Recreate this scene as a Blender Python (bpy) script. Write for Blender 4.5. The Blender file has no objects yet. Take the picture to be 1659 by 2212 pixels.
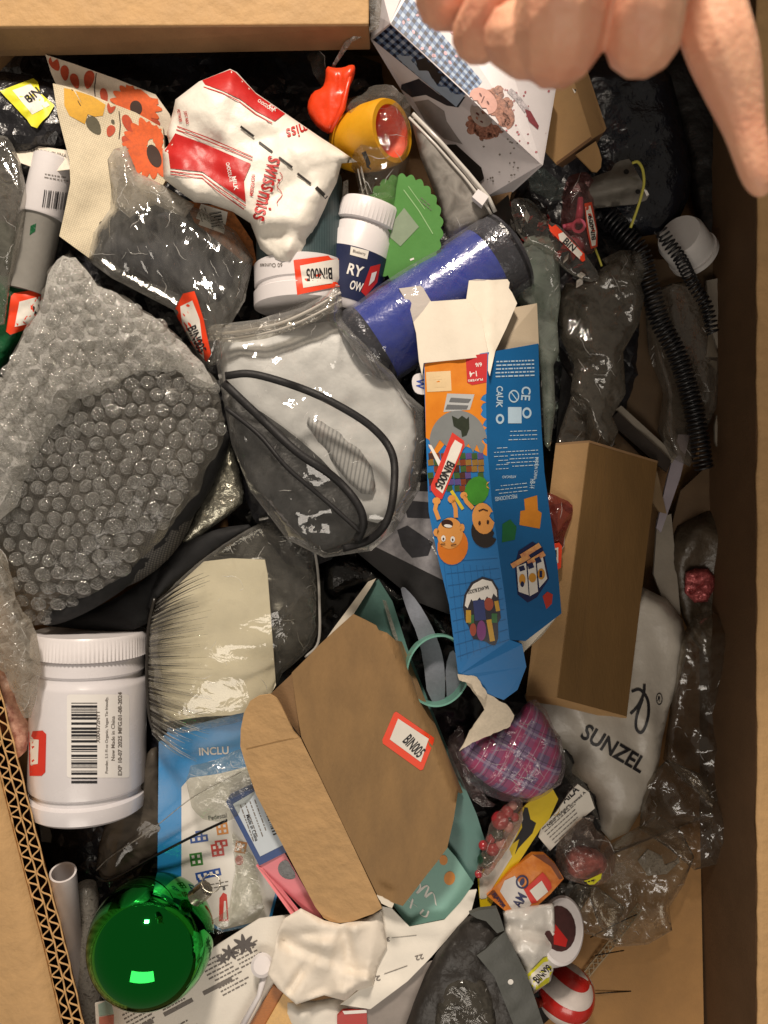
import bpy, bmesh, math, random
import numpy as np
from mathutils import Vector, Matrix, Quaternion
from mathutils.bvhtree import BVHTree
from mathutils.geometry import delaunay_2d_cdt

# ------------------------------------------------------------------ camera, world, lamps
SC = bpy.context.scene
U = 0.0003            # one unit = 0.3 mm; the photo is 1659 x 2212 units at z = 0
H = 1650.0            # camera height in units
CX, CY = 829.5, 1106.0
cam_d = bpy.data.cameras.new("camera")
cam = bpy.data.objects.new("camera", cam_d); SC.collection.objects.link(cam)
cam.location = (0, 0, H*U)
cam_d.sensor_fit = 'VERTICAL'; cam_d.sensor_height = 24
cam_d.lens = 12*H/1106.0
cam_d.clip_start = 0.005; cam_d.clip_end = 20
cam_d.dof.use_dof = True; cam_d.dof.focus_distance = (H-20)*U; cam_d.dof.aperture_fstop = 6.0
SC.camera = cam
w = bpy.data.worlds.new("World"); SC.world = w; w.use_nodes = True
w.node_tree.nodes['Background'].inputs[0].default_value = (1.0, 0.86, 0.70, 1)
w.node_tree.nodes['Background'].inputs[1].default_value = 0.165
def lamp(name, loc, target, size, power, col, sy=None):
    d = bpy.data.lights.new(name, 'AREA'); d.energy = power; d.color = col
    d.shape = 'RECTANGLE'; d.size = size; d.size_y = sy or size
    o = bpy.data.objects.new(name, d); SC.collection.objects.link(o)
    o.location = loc
    o.rotation_euler = (Vector(target)-Vector(loc)).to_track_quat('-Z', 'Y').to_euler()
    return o
lamp("ceiling_lamp", (-0.12, 1.10, 0.86), (0, -0.05, 0), 0.20, 22.5, (1.0, 0.87, 0.73), 0.14)
lamp("fill_lamp", (-0.12, -0.95, 1.10), (0, -0.1, 0), 0.80, 6.0, (1.0, 0.90, 0.78), 0.45)  # added fill light to soften shade and widen reflections, no known fixture
SC.view_settings.view_transform = 'Standard'; SC.view_settings.look = 'None'
SC.view_settings.exposure = 0.0; SC.view_settings.gamma = 1.0
SC.render.engine = 'CYCLES'
SC.cycles.max_bounces = 10; SC.cycles.transparent_max_bounces = 28
SC.cycles.diffuse_bounces = 3; SC.cycles.glossy_bounces = 4; SC.cycles.transmission_bounces = 4
SC.cycles.caustics_reflective = False; SC.cycles.caustics_refractive = False
SC.cycles.sample_clamp_indirect = 4.0

# ------------------------------------------------------------------ helpers
rnd = random.Random(7)
def W(x, y, z):                       # photo position + height above the reference plane -> metres
    k = (H - z)/H*U
    return Vector(((x-CX)*k, (CY-y)*k, z*U))
def lin(h):
    h = h.lstrip('#'); v = [int(h[i:i+2], 16)/255 for i in (0, 2, 4)]
    return tuple((c/12.92 if c <= .04045 else ((c+.055)/1.055)**2.4) for c in v)
_hs = np.random.RandomState(3).permutation(512)
_hs = np.concatenate([_hs, _hs, _hs])
def pn(x, y, seed=0):                 # gradient noise, about -1..1
    x = np.asarray(x, float)+seed*37.31; y = np.asarray(y, float)+seed*17.77
    xi = np.floor(x).astype(int); yi = np.floor(y).astype(int); fx = x-xi; fy = y-yi
    def g(ix, iy, dx, dy):
        a = _hs[(_hs[ix % 512]+iy) % 512]*(2*np.pi/512.)
        return np.cos(a)*dx+np.sin(a)*dy
    u = fx**3*(fx*(fx*6-15)+10); v = fy**3*(fy*(fy*6-15)+10)
    a = g(xi, yi, fx, fy); b = g(xi+1, yi, fx-1, fy); c = g(xi, yi+1, fx, fy-1); d = g(xi+1, yi+1, fx-1, fy-1)
    return ((a*(1-u)+b*u)*(1-v)+(c*(1-u)+d*u)*v)*1.5
def crumple(x, y, amp, sc, seed=0, ang=None, stretch=1.0):   # creased sheet: ridges in several sizes
    if ang is not None:
        c, s = math.cos(math.radians(ang)), math.sin(math.radians(ang))
        x, y = (x*c+y*s)/stretch, (-x*s+y*c)
    wx = x/sc+.35*pn(x/sc*.7, y/sc*.7, seed+9); wy = y/sc+.35*pn(x/sc*.7, y/sc*.7, seed+5)
    r = 0; a = 1; f = 1
    for o in range(3):
        r = r + a*(1-2.2*np.abs(pn(wx*f, wy*f, seed+o*3))); a *= .45; f *= 2.1
    return amp*r*.6
def soft(x, y, amp, sc, seed=0):
    return amp*(pn(x/sc, y/sc, seed)+.4*pn(x/sc*2.3, y/sc*2.3, seed+4))
def folds(x, y, amp, seed, n=9, box=None, band=None):
    """straight sharp creases: each one a line the sheet is bent along"""
    r = random.Random(seed); x = np.asarray(x, float); y = np.asarray(y, float)
    x0, x1, y0, y1 = box or (x.min(), x.max(), y.min(), y.max()); R = max(x1-x0, y1-y0); z = 0*x
    for k in range(n):
        px, py = r.uniform(x0, x1), r.uniform(y0, y1); a = r.uniform(0, math.pi) if band is None else math.radians(band+r.gauss(0, 16))
        d = (x-px)*-math.sin(a)+(y-py)*math.cos(a); s = (x-px)*math.cos(a)+(y-py)*math.sin(a)
        wd = R*r.uniform(.06, .22); ln = R*r.uniform(.25, .7)
        z = z + amp*r.choice((1, 1, -1))*r.uniform(.5, 1)*np.maximum(0, 1-np.abs(d)/wd)*np.clip(1.4*(1-np.abs(s)/ln), 0, 1)
    return z
def smooth_poly(pts, n=2):            # Chaikin corner cutting for soft outlines
    for _ in range(n):
        q = []
        for i in range(len(pts)):
            a, b = pts[i], pts[(i+1) % len(pts)]
            q += [(a[0]*.75+b[0]*.25, a[1]*.75+b[1]*.25), (a[0]*.25+b[0]*.75, a[1]*.25+b[1]*.75)]
        pts = q
    return pts
def rough_poly(pts, step, amp, seed=0):      # torn / creased outline
    d = dense(pts, step); a = np.array(d)
    n1 = pn(a[:, 0]/step/2.2, a[:, 1]/step/2.2, seed+1)*amp; n2 = pn(a[:, 0]/step/2.2, a[:, 1]/step/2.2, seed+2)*amp
    return [(p[0]+n1[i], p[1]+n2[i]) for i, p in enumerate(d)]
def dense(pts, step):
    out = []
    for i in range(len(pts)):
        a, b = pts[i], pts[(i+1) % len(pts)]
        n = max(1, int(math.hypot(b[0]-a[0], b[1]-a[1])/step))
        for k in range(n): t = k/n; out.append((a[0]+(b[0]-a[0])*t, a[1]+(b[1]-a[1])*t))
    return out
def fill(pts, step, jit=.25, holes=()):         # triangulate an outline with points inside
    b = dense(pts, step) if step else list(pts)
    n = len(b); ed = [(i, (i+1) % n) for i in range(n)]
    loops = [b]
    for h in holes:
        hb = dense(h, step) if step else list(h); o = sum(len(l) for l in loops)
        ed += [(o+i, o+(i+1) % len(hb)) for i in range(len(hb))]; loops.append(hb)
    allb = [p for l in loops for p in l]
    P = [Vector(p) for p in allb]
    if step:
        A = np.array(b); mn, mx = A.min(0), A.max(0)
        xs = np.arange(mn[0]+step*.5, mx[0], step); ys = np.arange(mn[1]+step*.5, mx[1], step*.87)
        gx, gy = np.meshgrid(xs, ys); gx[1::2] += step*.5
        r = np.random.RandomState(len(b)*13+int(abs(mn[0])))
        gx = gx.ravel()+r.uniform(-jit, jit, gx.size)*step; gy = gy.ravel()+r.uniform(-jit, jit, gy.size)*step
        ins = inside(gx, gy, A)
        for h in loops[1:]: ins &= ~inside(gx, gy, np.array(h))
        d = edge_dist(gx, gy, A)
        ok = ins & (d > step*.45)
        P += [Vector((float(x), float(y))) for x, y in zip(gx[ok], gy[ok])]
    if holes:
        v, e, f, *_ = delaunay_2d_cdt(P, ed, [], 0, 1e-5)
        v = [(p.x, p.y) for p in v]
        c = np.array([[sum(v[i][0] for i in t)/3, sum(v[i][1] for i in t)/3] for t in f])
        ok = inside(c[:, 0], c[:, 1], np.array(b))
        for h in loops[1:]: ok &= ~inside(c[:, 0], c[:, 1], np.array(h))
        f = [t for t, k in zip(f, ok) if k]
    else:
        v, e, f, *_ = delaunay_2d_cdt(P, ed, [], 1, 1e-5)
        v = [(p.x, p.y) for p in v]
    return np.array(v), [tuple(t) for t in f]
def inside(x, y, A):
    c = np.zeros(np.shape(x), bool); n = len(A)
    for i in range(n):
        x1, y1 = A[i]; x2, y2 = A[(i+1) % n]
        if y1 == y2: continue
        c ^= ((y1 > y) != (y2 > y)) & (x < (x2-x1)*(y-y1)/(y2-y1)+x1)
    return c
def edge_dist(x, y, A):
    d = np.full(np.shape(x), 1e9); n = len(A)
    for i in range(n):
        ax, ay = A[i]; bx, by = A[(i+1) % n]
        vx, vy = bx-ax, by-ay; L = vx*vx+vy*vy+1e-9
        t = np.clip(((x-ax)*vx+(y-ay)*vy)/L, 0, 1)
        d = np.minimum(d, np.hypot(x-ax-t*vx, y-ay-t*vy))
    return d
def plane(pts):                        # least-squares z = a x + b y + c through (x,y,z) points
    A = np.array([[p[0], p[1], 1] for p in pts]); z = np.array([p[2] for p in pts])
    s = np.linalg.lstsq(A, z, rcond=None)[0]
    return lambda x, y: s[0]*x+s[1]*y+s[2]
def zf(z):
    if callable(z): return z
    if isinstance(z, (list, tuple)): return plane(z)
    return lambda x, y: np.zeros(np.shape(x))+z

TOP = SC.collection
def link_mesh(name, verts, faces, mat, parent=None, smooth=True, mats=None, fmat=None):
    loc = parent_loc(parent)
    me = bpy.data.meshes.new(name)
    if parent is None:
        a = np.array([tuple(v) for v in verts]); loc = Vector(((a[:, 0].min()+a[:, 0].max())/2, (a[:, 1].min()+a[:, 1].max())/2, a[:, 2].min()))
    me.from_pydata([tuple(Vector(v)-loc) for v in verts], [], faces)
    for m in (mats or [mat]): me.materials.append(m)
    if fmat is not None: me.polygons.foreach_set('material_index', fmat)
    me.polygons.foreach_set('use_smooth', [smooth]*len(me.polygons))
    me.update()
    o = bpy.data.objects.new(name, me); TOP.objects.link(o)
    if parent is not None: o.parent = parent; o['_l'] = tuple(loc)
    else: o.location = loc; o['_l'] = tuple(loc)
    BV[o.name] = ([tuple(v) for v in verts], faces)
    return o
BV = {}; TREE = {}
def parent_loc(p):
    return Vector(p['_l']) if p is not None else Vector((0, 0, 0))
def tag(o, label, cat, group=None, kind=None):
    if label: o['label'] = label
    if cat: o['category'] = cat
    if group: o['group'] = group
    if kind: o['kind'] = kind
    return o
def thing(name, label, cat, at, group=None):
    o = bpy.data.objects.new(name, None); TOP.objects.link(o)
    o.empty_display_size = .01; o.location = W(*at); o['_l'] = tuple(W(*at))
    return tag(o, label, cat, group)

def pillow(name, pts, z, h, mat, parent=None, step=14, wr=None, hb=None, wid=None, sm=1, extra=None, seam=0, pw=.5, facet=None):
    """closed cushion-like volume: outline pts, seam height z, bulge h upwards and hb downwards"""
    if sm: pts = smooth_poly(pts, sm)
    if facet is None: facet = mat.get('facet', 0)
    if facet: pts = rough_poly(pts, 13, 3.5, len(pts)); step = max(step, 17)
    v, f = fill(pts, step); A = np.array(dense(pts, step*2))
    x, y = v[:, 0], v[:, 1]; d = edge_dist(x, y, np.array(pts))
    wid = wid or max(20, d.max()*.9)
    t = np.clip(d/wid, 0, 1); pr = (1-(1-t)**2)**pw
    base = zf(z)(x, y); fd = np.clip((d-seam)/max(step*2.0, 12), 0, 1)
    top = base+h*pr
    if wr is not None: top = top+wr(x, y)*np.maximum(fd, .15)
    if extra is not None: top = top+extra(x, y)*fd
    if facet:
        rs = np.random.RandomState(int(abs(x[0]*7+y[0]))); top = top+rs.uniform(-1, 1, len(x))*facet*(.3+.7*fd)
    hb = h*.6 if hb is None else hb
    bot = base-hb*pr-.4
    n = len(v); bd = d < 1e-3
    V = [W(x[i], y[i], top[i]) for i in range(n)]; mp = {}
    for i in range(n):
        if bd[i]: mp[i] = i
        else: mp[i] = len(V); V.append(W(x[i], y[i], bot[i]))
    F = [orient(t3, v) for t3 in f]
    F += [tuple(mp[i] for i in reversed(t3)) for t3 in F]
    o = link_mesh(name, V, F, mat, parent, smooth=not facet)
    if mat.get('crease', 0): add_creases(o, V, F[:len(f)], mat.get('crease'), step, mat.get('band'))
    return o
def add_creases(o, V, F, dens, step, band):
    """whitish lines painted as glints on film folds: slim ridges that follow the mesh edges, in the same mesh"""
    adj = {}
    for t in F:
        for k in range(3): adj.setdefault(t[k], set()).update((t[(k+1) % 3], t[(k+2) % 3]))
    keys = sorted(adj); rs = random.Random(len(keys)); me = o.data; loc = Vector(o['_l'])
    nv = [v.co.copy() for v in me.vertices]; nf = [tuple(p.vertices) for p in me.polygons]; nbase = len(nf)
    for _ in range(int(len(keys)*.05*dens*(step/12)**2)):
        a = rs.choice(keys); P = [V[a]]; d = None
        if band is not None:
            an = math.radians(-band+rs.gauss(0, 12)); d = Vector((math.cos(an), math.sin(an), 0))
        for s in range(rs.randint(1, 3) if band is None else rs.randint(3, 9)):
            best = None
            for b in adj[a]:
                dv = (V[b]-V[a]).normalized(); sc = (dv.dot(d) if d else rs.random())+rs.uniform(0, .25)
                if best is None or sc > best[0]: best = (sc, b, dv)
            if d and best[0] < .6: break
            a, d = best[1], best[2]; P.append(V[a])
        n = len(P)
        if n < 2: continue
        pts = []
        for i in range(n-1):
            for k in range(3): pts.append(P[i].lerp(P[i+1], k/3)+Vector((rs.uniform(-1, 1), rs.uniform(-1, 1), .6))*U*.5)
        pts.append(P[-1]); m = len(pts); r0 = rs.uniform(.3, .85)*U; b0 = len(nv)
        for i, p in enumerate(pts):
            t_ = (pts[min(i+1, m-1)]-pts[max(i-1, 0)]).normalized(); s_ = t_.cross(Vector((0, 0, 1)))
            if s_.length < 1e-6: s_ = Vector((1, 0, 0))
            s_.normalize(); r = r0*(1-abs(2*i/(m-1)-1)**2)+.15*U
            nv += [p-loc-s_*r, p-loc+Vector((0, 0, r*1.3)), p-loc+s_*r]
        for i in range(m-1):
            for k in range(2): q = b0+i*3+k; nf.append((q, q+1, q+4, q+3))
    sm = me.polygons[0].use_smooth
    mats = list(me.materials); me.clear_geometry(); me.from_pydata(nv, [], nf)
    me.materials.clear()
    for x in mats: me.materials.append(x)
    me.materials.append(crease_mat())
    me.polygons.foreach_set('use_smooth', [sm]*nbase+[True]*(len(nf)-nbase))
    me.polygons.foreach_set('material_index', [0]*nbase+[1]*(len(nf)-nbase)); me.update()
def crease_mat(): return film('film_crease_glint', '#ffffff', .36, '#f4f2ee', .12, 6, .2, 3.0, None, 0, .3, 0)  # white haze colour stands in for glints along the folds
def orient(t, v):
    a, b, c = [v[i] for i in t[:3]]
    s = (b[0]-a[0])*(c[1]-a[1])-(b[1]-a[1])*(c[0]-a[0])
    return t if s < 0 else tuple(reversed(t))      # photo y runs down
def slab(name, pts, z, t, mat, parent=None, step=None, wr=None, smooth=False, sm=0, holes=()):
    """sheet or board: outline pts, top height z (number, function or 3+ points), thickness t"""
    if sm: pts = smooth_poly(pts, sm)
    v, f = fill(pts, step, holes=holes); x, y = v[:, 0], v[:, 1]
    top = zf(z)(x, y)
    if wr is not None: top = top+wr(x, y)
    n = len(v)
    V = [W(x[i], y[i], top[i]) for i in range(n)]
    # real thickness: push the lower face straight down (world z), keeping world x, y
    V += [V[i]+Vector((0, 0, -t*U)) for i in range(n)]
    F = [orient(t3, v) for t3 in f]
    cnt = {}
    for t3 in F:
        for k in range(3):
            e = (t3[k], t3[(k+1) % 3]); cnt[e] = cnt.get(e, 0)+1
    F2 = list(F)+[tuple(i+n for i in reversed(t3)) for t3 in F]
    for (a, b) in cnt:
        if (b, a) not in cnt: F2.append((b, a, a+n, b+n))
    o = link_mesh(name, V, F2, mat, parent, smooth=False)
    if smooth:
        for p in o.data.polygons[:len(F)*2]: p.use_smooth = True
        o.data.set_sharp_from_angle(angle=math.radians(50))
    return o
def board(name, faces, t, mat, parent=None):
    """folded card: planar faces given as photo points with heights; solid thickness t"""
    V, F, ix = [], [], {}
    for fc in faces:
        q = []
        for p in fc:
            if p not in ix: ix[p] = len(V); V.append(W(*p))
            q.append(ix[p])
        a = [fc[i] for i in range(len(fc))]
        s = sum(a[i][0]*a[(i+1) % len(a)][1]-a[(i+1) % len(a)][0]*a[i][1] for i in range(len(a)))
        F.append(tuple(q) if s < 0 else tuple(reversed(q)))
    o = link_mesh(name, V, F, mat, parent, smooth=False)
    m = o.modifiers.new("thickness", 'SOLIDIFY'); m.thickness = t*U; m.offset = -1
    return o
def lathe(name, A, B, prof, mat, parent=None, seg=48, ridge=None, smooth=True, sq=1.0, caps=True):
    """turned shape about the axis A->B (photo points with heights); prof = [(t along axis, radius)]"""
    a, b = W(*A), W(*B); ax = (b-a); L = ax.length; ax.normalize()
    up = Vector((0, 0, 1)); e1 = ax.cross(up)
    if e1.length < 1e-3: e1 = Vector((1, 0, 0))
    e1.normalize(); e2 = ax.cross(e1)
    k = (H-(A[2]+B[2])/2)/H*U
    V, F = [], []
    for j, (t, r) in enumerate(prof):
        for i in range(seg):
            th = 2*math.pi*i/seg; rr = r*k
            if ridge and ridge[0] <= j <= ridge[1]: rr *= 1+ridge[2]*(1 if i % 2 else -1)
            V.append(a+ax*(t*L)+(e1*math.cos(th)*sq+e2*math.sin(th))*rr)
    for j in range(len(prof)-1):
        for i in range(seg):
            i2 = (i+1) % seg
            F.append((j*seg+i, j*seg+i2, (j+1)*seg+i2, (j+1)*seg+i))
    if caps:
        F.append(tuple(range(seg-1, -1, -1)))
        F.append(tuple((len(prof)-1)*seg+i for i in range(seg)))
    o = link_mesh(name, V, F, mat, parent, smooth=smooth)
    if smooth: o.data.set_sharp_from_angle(angle=math.radians(38))
    return o
def tube(name, pts, r, mat, parent=None, seg=8, world=False, closed=False):
    """round bar through photo points with heights (or world points); r may be a list"""
    Pw = pts if world else [W(*p) for p in pts]
    n = len(Pw); V, F = [], []
    nrm = None
    for i in range(n):
        t = (Pw[min(i+1, n-1)]-Pw[max(i-1, 0)]).normalized()
        if nrm is None:
            nrm = t.cross(Vector((0, 0, 1)))
            if nrm.length < 1e-3: nrm = t.cross(Vector((1, 0, 0)))
        nrm = (nrm-t*nrm.dot(t)).normalized(); bn = t.cross(nrm)
        rr = (r[i] if isinstance(r, (list, tuple)) else r)*U
        for k in range(seg):
            th = 2*math.pi*k/seg; V.append(Pw[i]+(nrm*math.cos(th)+bn*math.sin(th))*rr)
    for i in range(n-1):
        for k in range(seg):
            k2 = (k+1) % seg; F.append((i*seg+k, i*seg+k2, (i+1)*seg+k2, (i+1)*seg+k))
    F.append(tuple(range(seg-1, -1, -1))); F.append(tuple((n-1)*seg+k for k in range(seg)))
    return link_mesh(name, V, F, mat, parent)
def curve(pts, n=8):                   # Catmull-Rom through points
    p = [np.array(q, float) for q in pts]; p = [2*p[0]-p[1]]+p+[2*p[-1]-p[-2]]; out = []
    for i in range(1, len(p)-2):
        for k in range(n):
            t = k/n
            out.append(tuple(.5*((2*p[i])+(-p[i-1]+p[i+1])*t+(2*p[i-1]-5*p[i]+4*p[i+1]-p[i+2])*t*t+(-p[i-1]+3*p[i]-3*p[i+1]+p[i+2])*t**3)))
    out.append(tuple(p[-2])); return out
def tree_of(objs):
    objs = objs if isinstance(objs, (list, tuple)) else [objs]
    key = tuple(o.name for o in objs)
    if key not in TREE:
        V, F = [], []
        for o in objs:
            v, f = BV[o.name]; n = len(V); V += v; F += [tuple(i+n for i in q) for q in f]
        TREE[key] = BVHTree.FromPolygons(V, F)
    return TREE[key]
CAMP = Vector((0, 0, H*U))
def onto(tr, x, y, lift):
    d = (W(x, y, 0)-CAMP).normalized()
    h = tr.ray_cast(CAMP, d)
    if h[0] is None: return None
    n = h[1] if h[1].dot(d) < 0 else -h[1]
    return h[0]-d*lift*U*.8+n*lift*U*.2
def lay(name, pieces, target, mat, parent, lift=.7):
    """print / label lying on a surface: pieces = [(verts2d, tris)]"""
    tr = tree_of(target); V, F = [], []
    for v, f in pieces:
        idx = []
        for p in v:
            q = onto(tr, p[0], p[1], lift)
            if q is None: idx.append(None)
            else: idx.append(len(V)); V.append(q)
        for t in f:
            t = orient(t, v)
            q = [idx[i] for i in t]
            if None in q: continue
            a, b, c = V[q[0]], V[q[1]], V[q[2]]
            if max((a-b).length, (b-c).length, (c-a).length) > 70*U: continue
            F.append(tuple(q))
    if not F: return None
    return link_mesh(name, V, F, mat, parent, smooth=True)
def decal(name, polys, target, mat, parent, lift=.7, step=9, holes=()):
    if polys and not isinstance(polys[0][0], (tuple, list, np.ndarray)): polys = [polys]
    return lay(name, [fill([tuple(q[:2]) for q in p], step, jit=.1, holes=holes) for p in polys], target, mat, parent, lift)
_tx = {}
def glyphs(s):
    if s not in _tx:
        c = bpy.data.curves.new("t", 'FONT'); c.body = s; c.resolution_u = 3; c.offset = .022 if s.upper() == s else .01
        o = bpy.data.objects.new("t", c); TOP.objects.link(o)
        dg = bpy.context.evaluated_depsgraph_get()
        me = bpy.data.meshes.new_from_object(o.evaluated_get(dg))
        v = np.array([tuple(p.co)[:2] for p in me.vertices]); me.calc_loop_triangles()
        f = [tuple(t.vertices) for t in me.loop_triangles]
        bpy.data.objects.remove(o); bpy.data.curves.remove(c); bpy.data.meshes.remove(me)
        mn, mx = v.min(0), v.max(0); v = (v-(mn+mx)/2)/(mx-mn)
        _tx[s] = (v, f)
    return _tx[s]
def split(v, f, step):
    v = [tuple(p) for p in v]; out = []; st = list(f); cache = {}
    while st:
        t = st.pop(); L = [math.dist(v[t[k]], v[t[(k+1) % 3]]) for k in range(3)]
        k = int(np.argmax(L))
        if L[k] <= step: out.append(t); continue
        a, b, c = t[k], t[(k+1) % 3], t[(k+2) % 3]; e = (min(a, b), max(a, b))
        if e not in cache: cache[e] = len(v); v.append(((v[a][0]+v[b][0])/2, (v[a][1]+v[b][1])/2))
        m = cache[e]; st += [(a, m, c), (m, b, c)]
    return np.array(v), out
def tx(s, x, y, wd, ht, ang, shear=0.0, bend=0.0):     # lettering as flat pieces; ang = reading direction, clockwise from right
    v, f = glyphs(s); a = math.radians(ang)
    lx = v[:, 0]*wd+v[:, 1]*ht*shear; ly = v[:, 1]*ht+bend*(v[:, 0]**2-.08)*ht
    X = x+lx*math.cos(a)+ly*math.sin(a); Y = y+lx*math.sin(a)-ly*math.cos(a)
    return split(np.stack([X, Y], 1), f, 8)
def text(name, items, target, mat, parent, lift=1.0):
    return lay(name, [tx(*i) for i in items], target, mat, parent, lift)
def rect(x, y, wd, ht, ang=0, r=0):
    a = math.radians(ang); c, s = math.cos(a), math.sin(a); P = []
    if r:
        for (sx, sy, a0) in ((1, 1, 0), (-1, 1, 90), (-1, -1, 180), (1, -1, 270)):
            for k in range(4):
                th = math.radians(a0+k*30)
                P.append((sx*(wd/2-r)+r*math.cos(th), sy*(ht/2-r)+r*math.sin(th)))
    else: P = [(-wd/2, -ht/2), (wd/2, -ht/2), (wd/2, ht/2), (-wd/2, ht/2)]
    return [(x+p*c-q*s, y+p*s+q*c) for p, q in P]
def ell(x, y, rx, ry, ang=0, n=20, a0=0, a1=360):
    a = math.radians(ang); c, s = math.cos(a), math.sin(a)
    P = [(rx*math.cos(math.radians(a0+(a1-a0)*k/n)), ry*math.sin(math.radians(a0+(a1-a0)*k/n))) for k in range(n if a1-a0 == 360 else n+1)]
    return [(x+p*c-q*s, y+p*s+q*c) for p, q in P]
def stroke(pts, wd):                   # outline of a line of even width
    P = [np.array(p[:2], float) for p in pts]; L, R = [], []
    for i in range(len(P)):
        t = P[min(i+1, len(P)-1)]-P[max(i-1, 0)]; t = t/(np.linalg.norm(t)+1e-9); n = np.array([-t[1], t[0]])*wd/2
        L.append(tuple(P[i]+n)); R.append(tuple(P[i]-n))
    return L+R[::-1]
def quadmap(q):                        # unit square -> quad in the photo
    q = [np.array(p, float) for p in q]
    return lambda u, v: tuple((q[0]*(1-u)+q[1]*u)*(1-v)+(q[3]*(1-u)+q[2]*u)*v)

# ------------------------------------------------------------------ materials
_mc = {}
def nd(nt, t, **kw):
    n = nt.nodes.new(t)
    for k, v in kw.items(): setattr(n, k, v)
    return n
def M(name, hexc, rough=.55, var=.12, vs=30, bump=.12, bs=3, metal=0, spec=.5, coat=0, stretch=None, hex2=None, ani=None, sub=0):
    key = (name, hexc, rough, var, vs, bump, bs, metal, coat, hex2)
    if key in _mc: return _mc[key]
    m = bpy.data.materials.new(name); m.use_nodes = True; nt = m.node_tree; b = nt.nodes['Principled BSDF']
    b.inputs['Roughness'].default_value = rough; b.inputs['Metallic'].default_value = metal
    b.inputs['Specular IOR Level'].default_value = spec; b.inputs['Coat Weight'].default_value = coat
    if coat: b.inputs['Coat Roughness'].default_value = .12
    tc = nd(nt, 'ShaderNodeTexCoord'); src = tc.outputs['Object']
    if stretch:
        mp = nd(nt, 'ShaderNodeMapping'); mp.inputs['Scale'].default_value = stretch[:3]
        mp.inputs['Rotation'].default_value = (0, 0, math.radians(stretch[3]) if len(stretch) > 3 else 0)
        nt.links.new(src, mp.inputs[0]); src = mp.outputs[0]
    c = lin(hexc); c2 = lin(hex2) if hex2 else c
    n1 = nd(nt, 'ShaderNodeTexNoise'); n1.inputs['Scale'].default_value = 1/(vs*U); n1.inputs['Detail'].default_value = 6; n1.inputs['Roughness'].default_value = .65
    nt.links.new(src, n1.inputs['Vector'])
    r = nd(nt, 'ShaderNodeValToRGB'); r.color_ramp.elements[0].position = .3; r.color_ramp.elements[1].position = .72
    r.color_ramp.elements[0].color = tuple(x*(1-var) for x in c)+(1,); r.color_ramp.elements[1].color = tuple(min(.95, x*(1+var)) for x in c2)+(1,)
    nt.links.new(n1.outputs[0], r.inputs[0]); nt.links.new(r.outputs[0], b.inputs['Base Color'])
    if sub:
        b.inputs['Subsurface Weight'].default_value = sub; b.inputs['Subsurface Radius'].default_value = (1, .35, .2); b.inputs['Subsurface Scale'].default_value = .004
    if bump:
        n2 = nd(nt, 'ShaderNodeTexNoise'); n2.inputs['Scale'].default_value = 1/(bs*U); n2.inputs['Detail'].default_value = 4
        nt.links.new(src, n2.inputs['Vector'])
        bp = nd(nt, 'ShaderNodeBump'); bp.inputs['Strength'].default_value = bump; bp.inputs['Distance'].default_value = bs*U*.5
        nt.links.new(n2.outputs[0], bp.inputs['Height']); nt.links.new(bp.outputs[0], b.inputs['Normal'])
        rr = nd(nt, 'ShaderNodeMath', operation='MULTIPLY_ADD'); rr.inputs[1].default_value = .25; rr.inputs[2].default_value = rough-.12
        nt.links.new(n1.outputs[0], rr.inputs[0]); nt.links.new(rr.outputs[0], b.inputs['Roughness'])
    _mc[key] = m; return m
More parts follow.
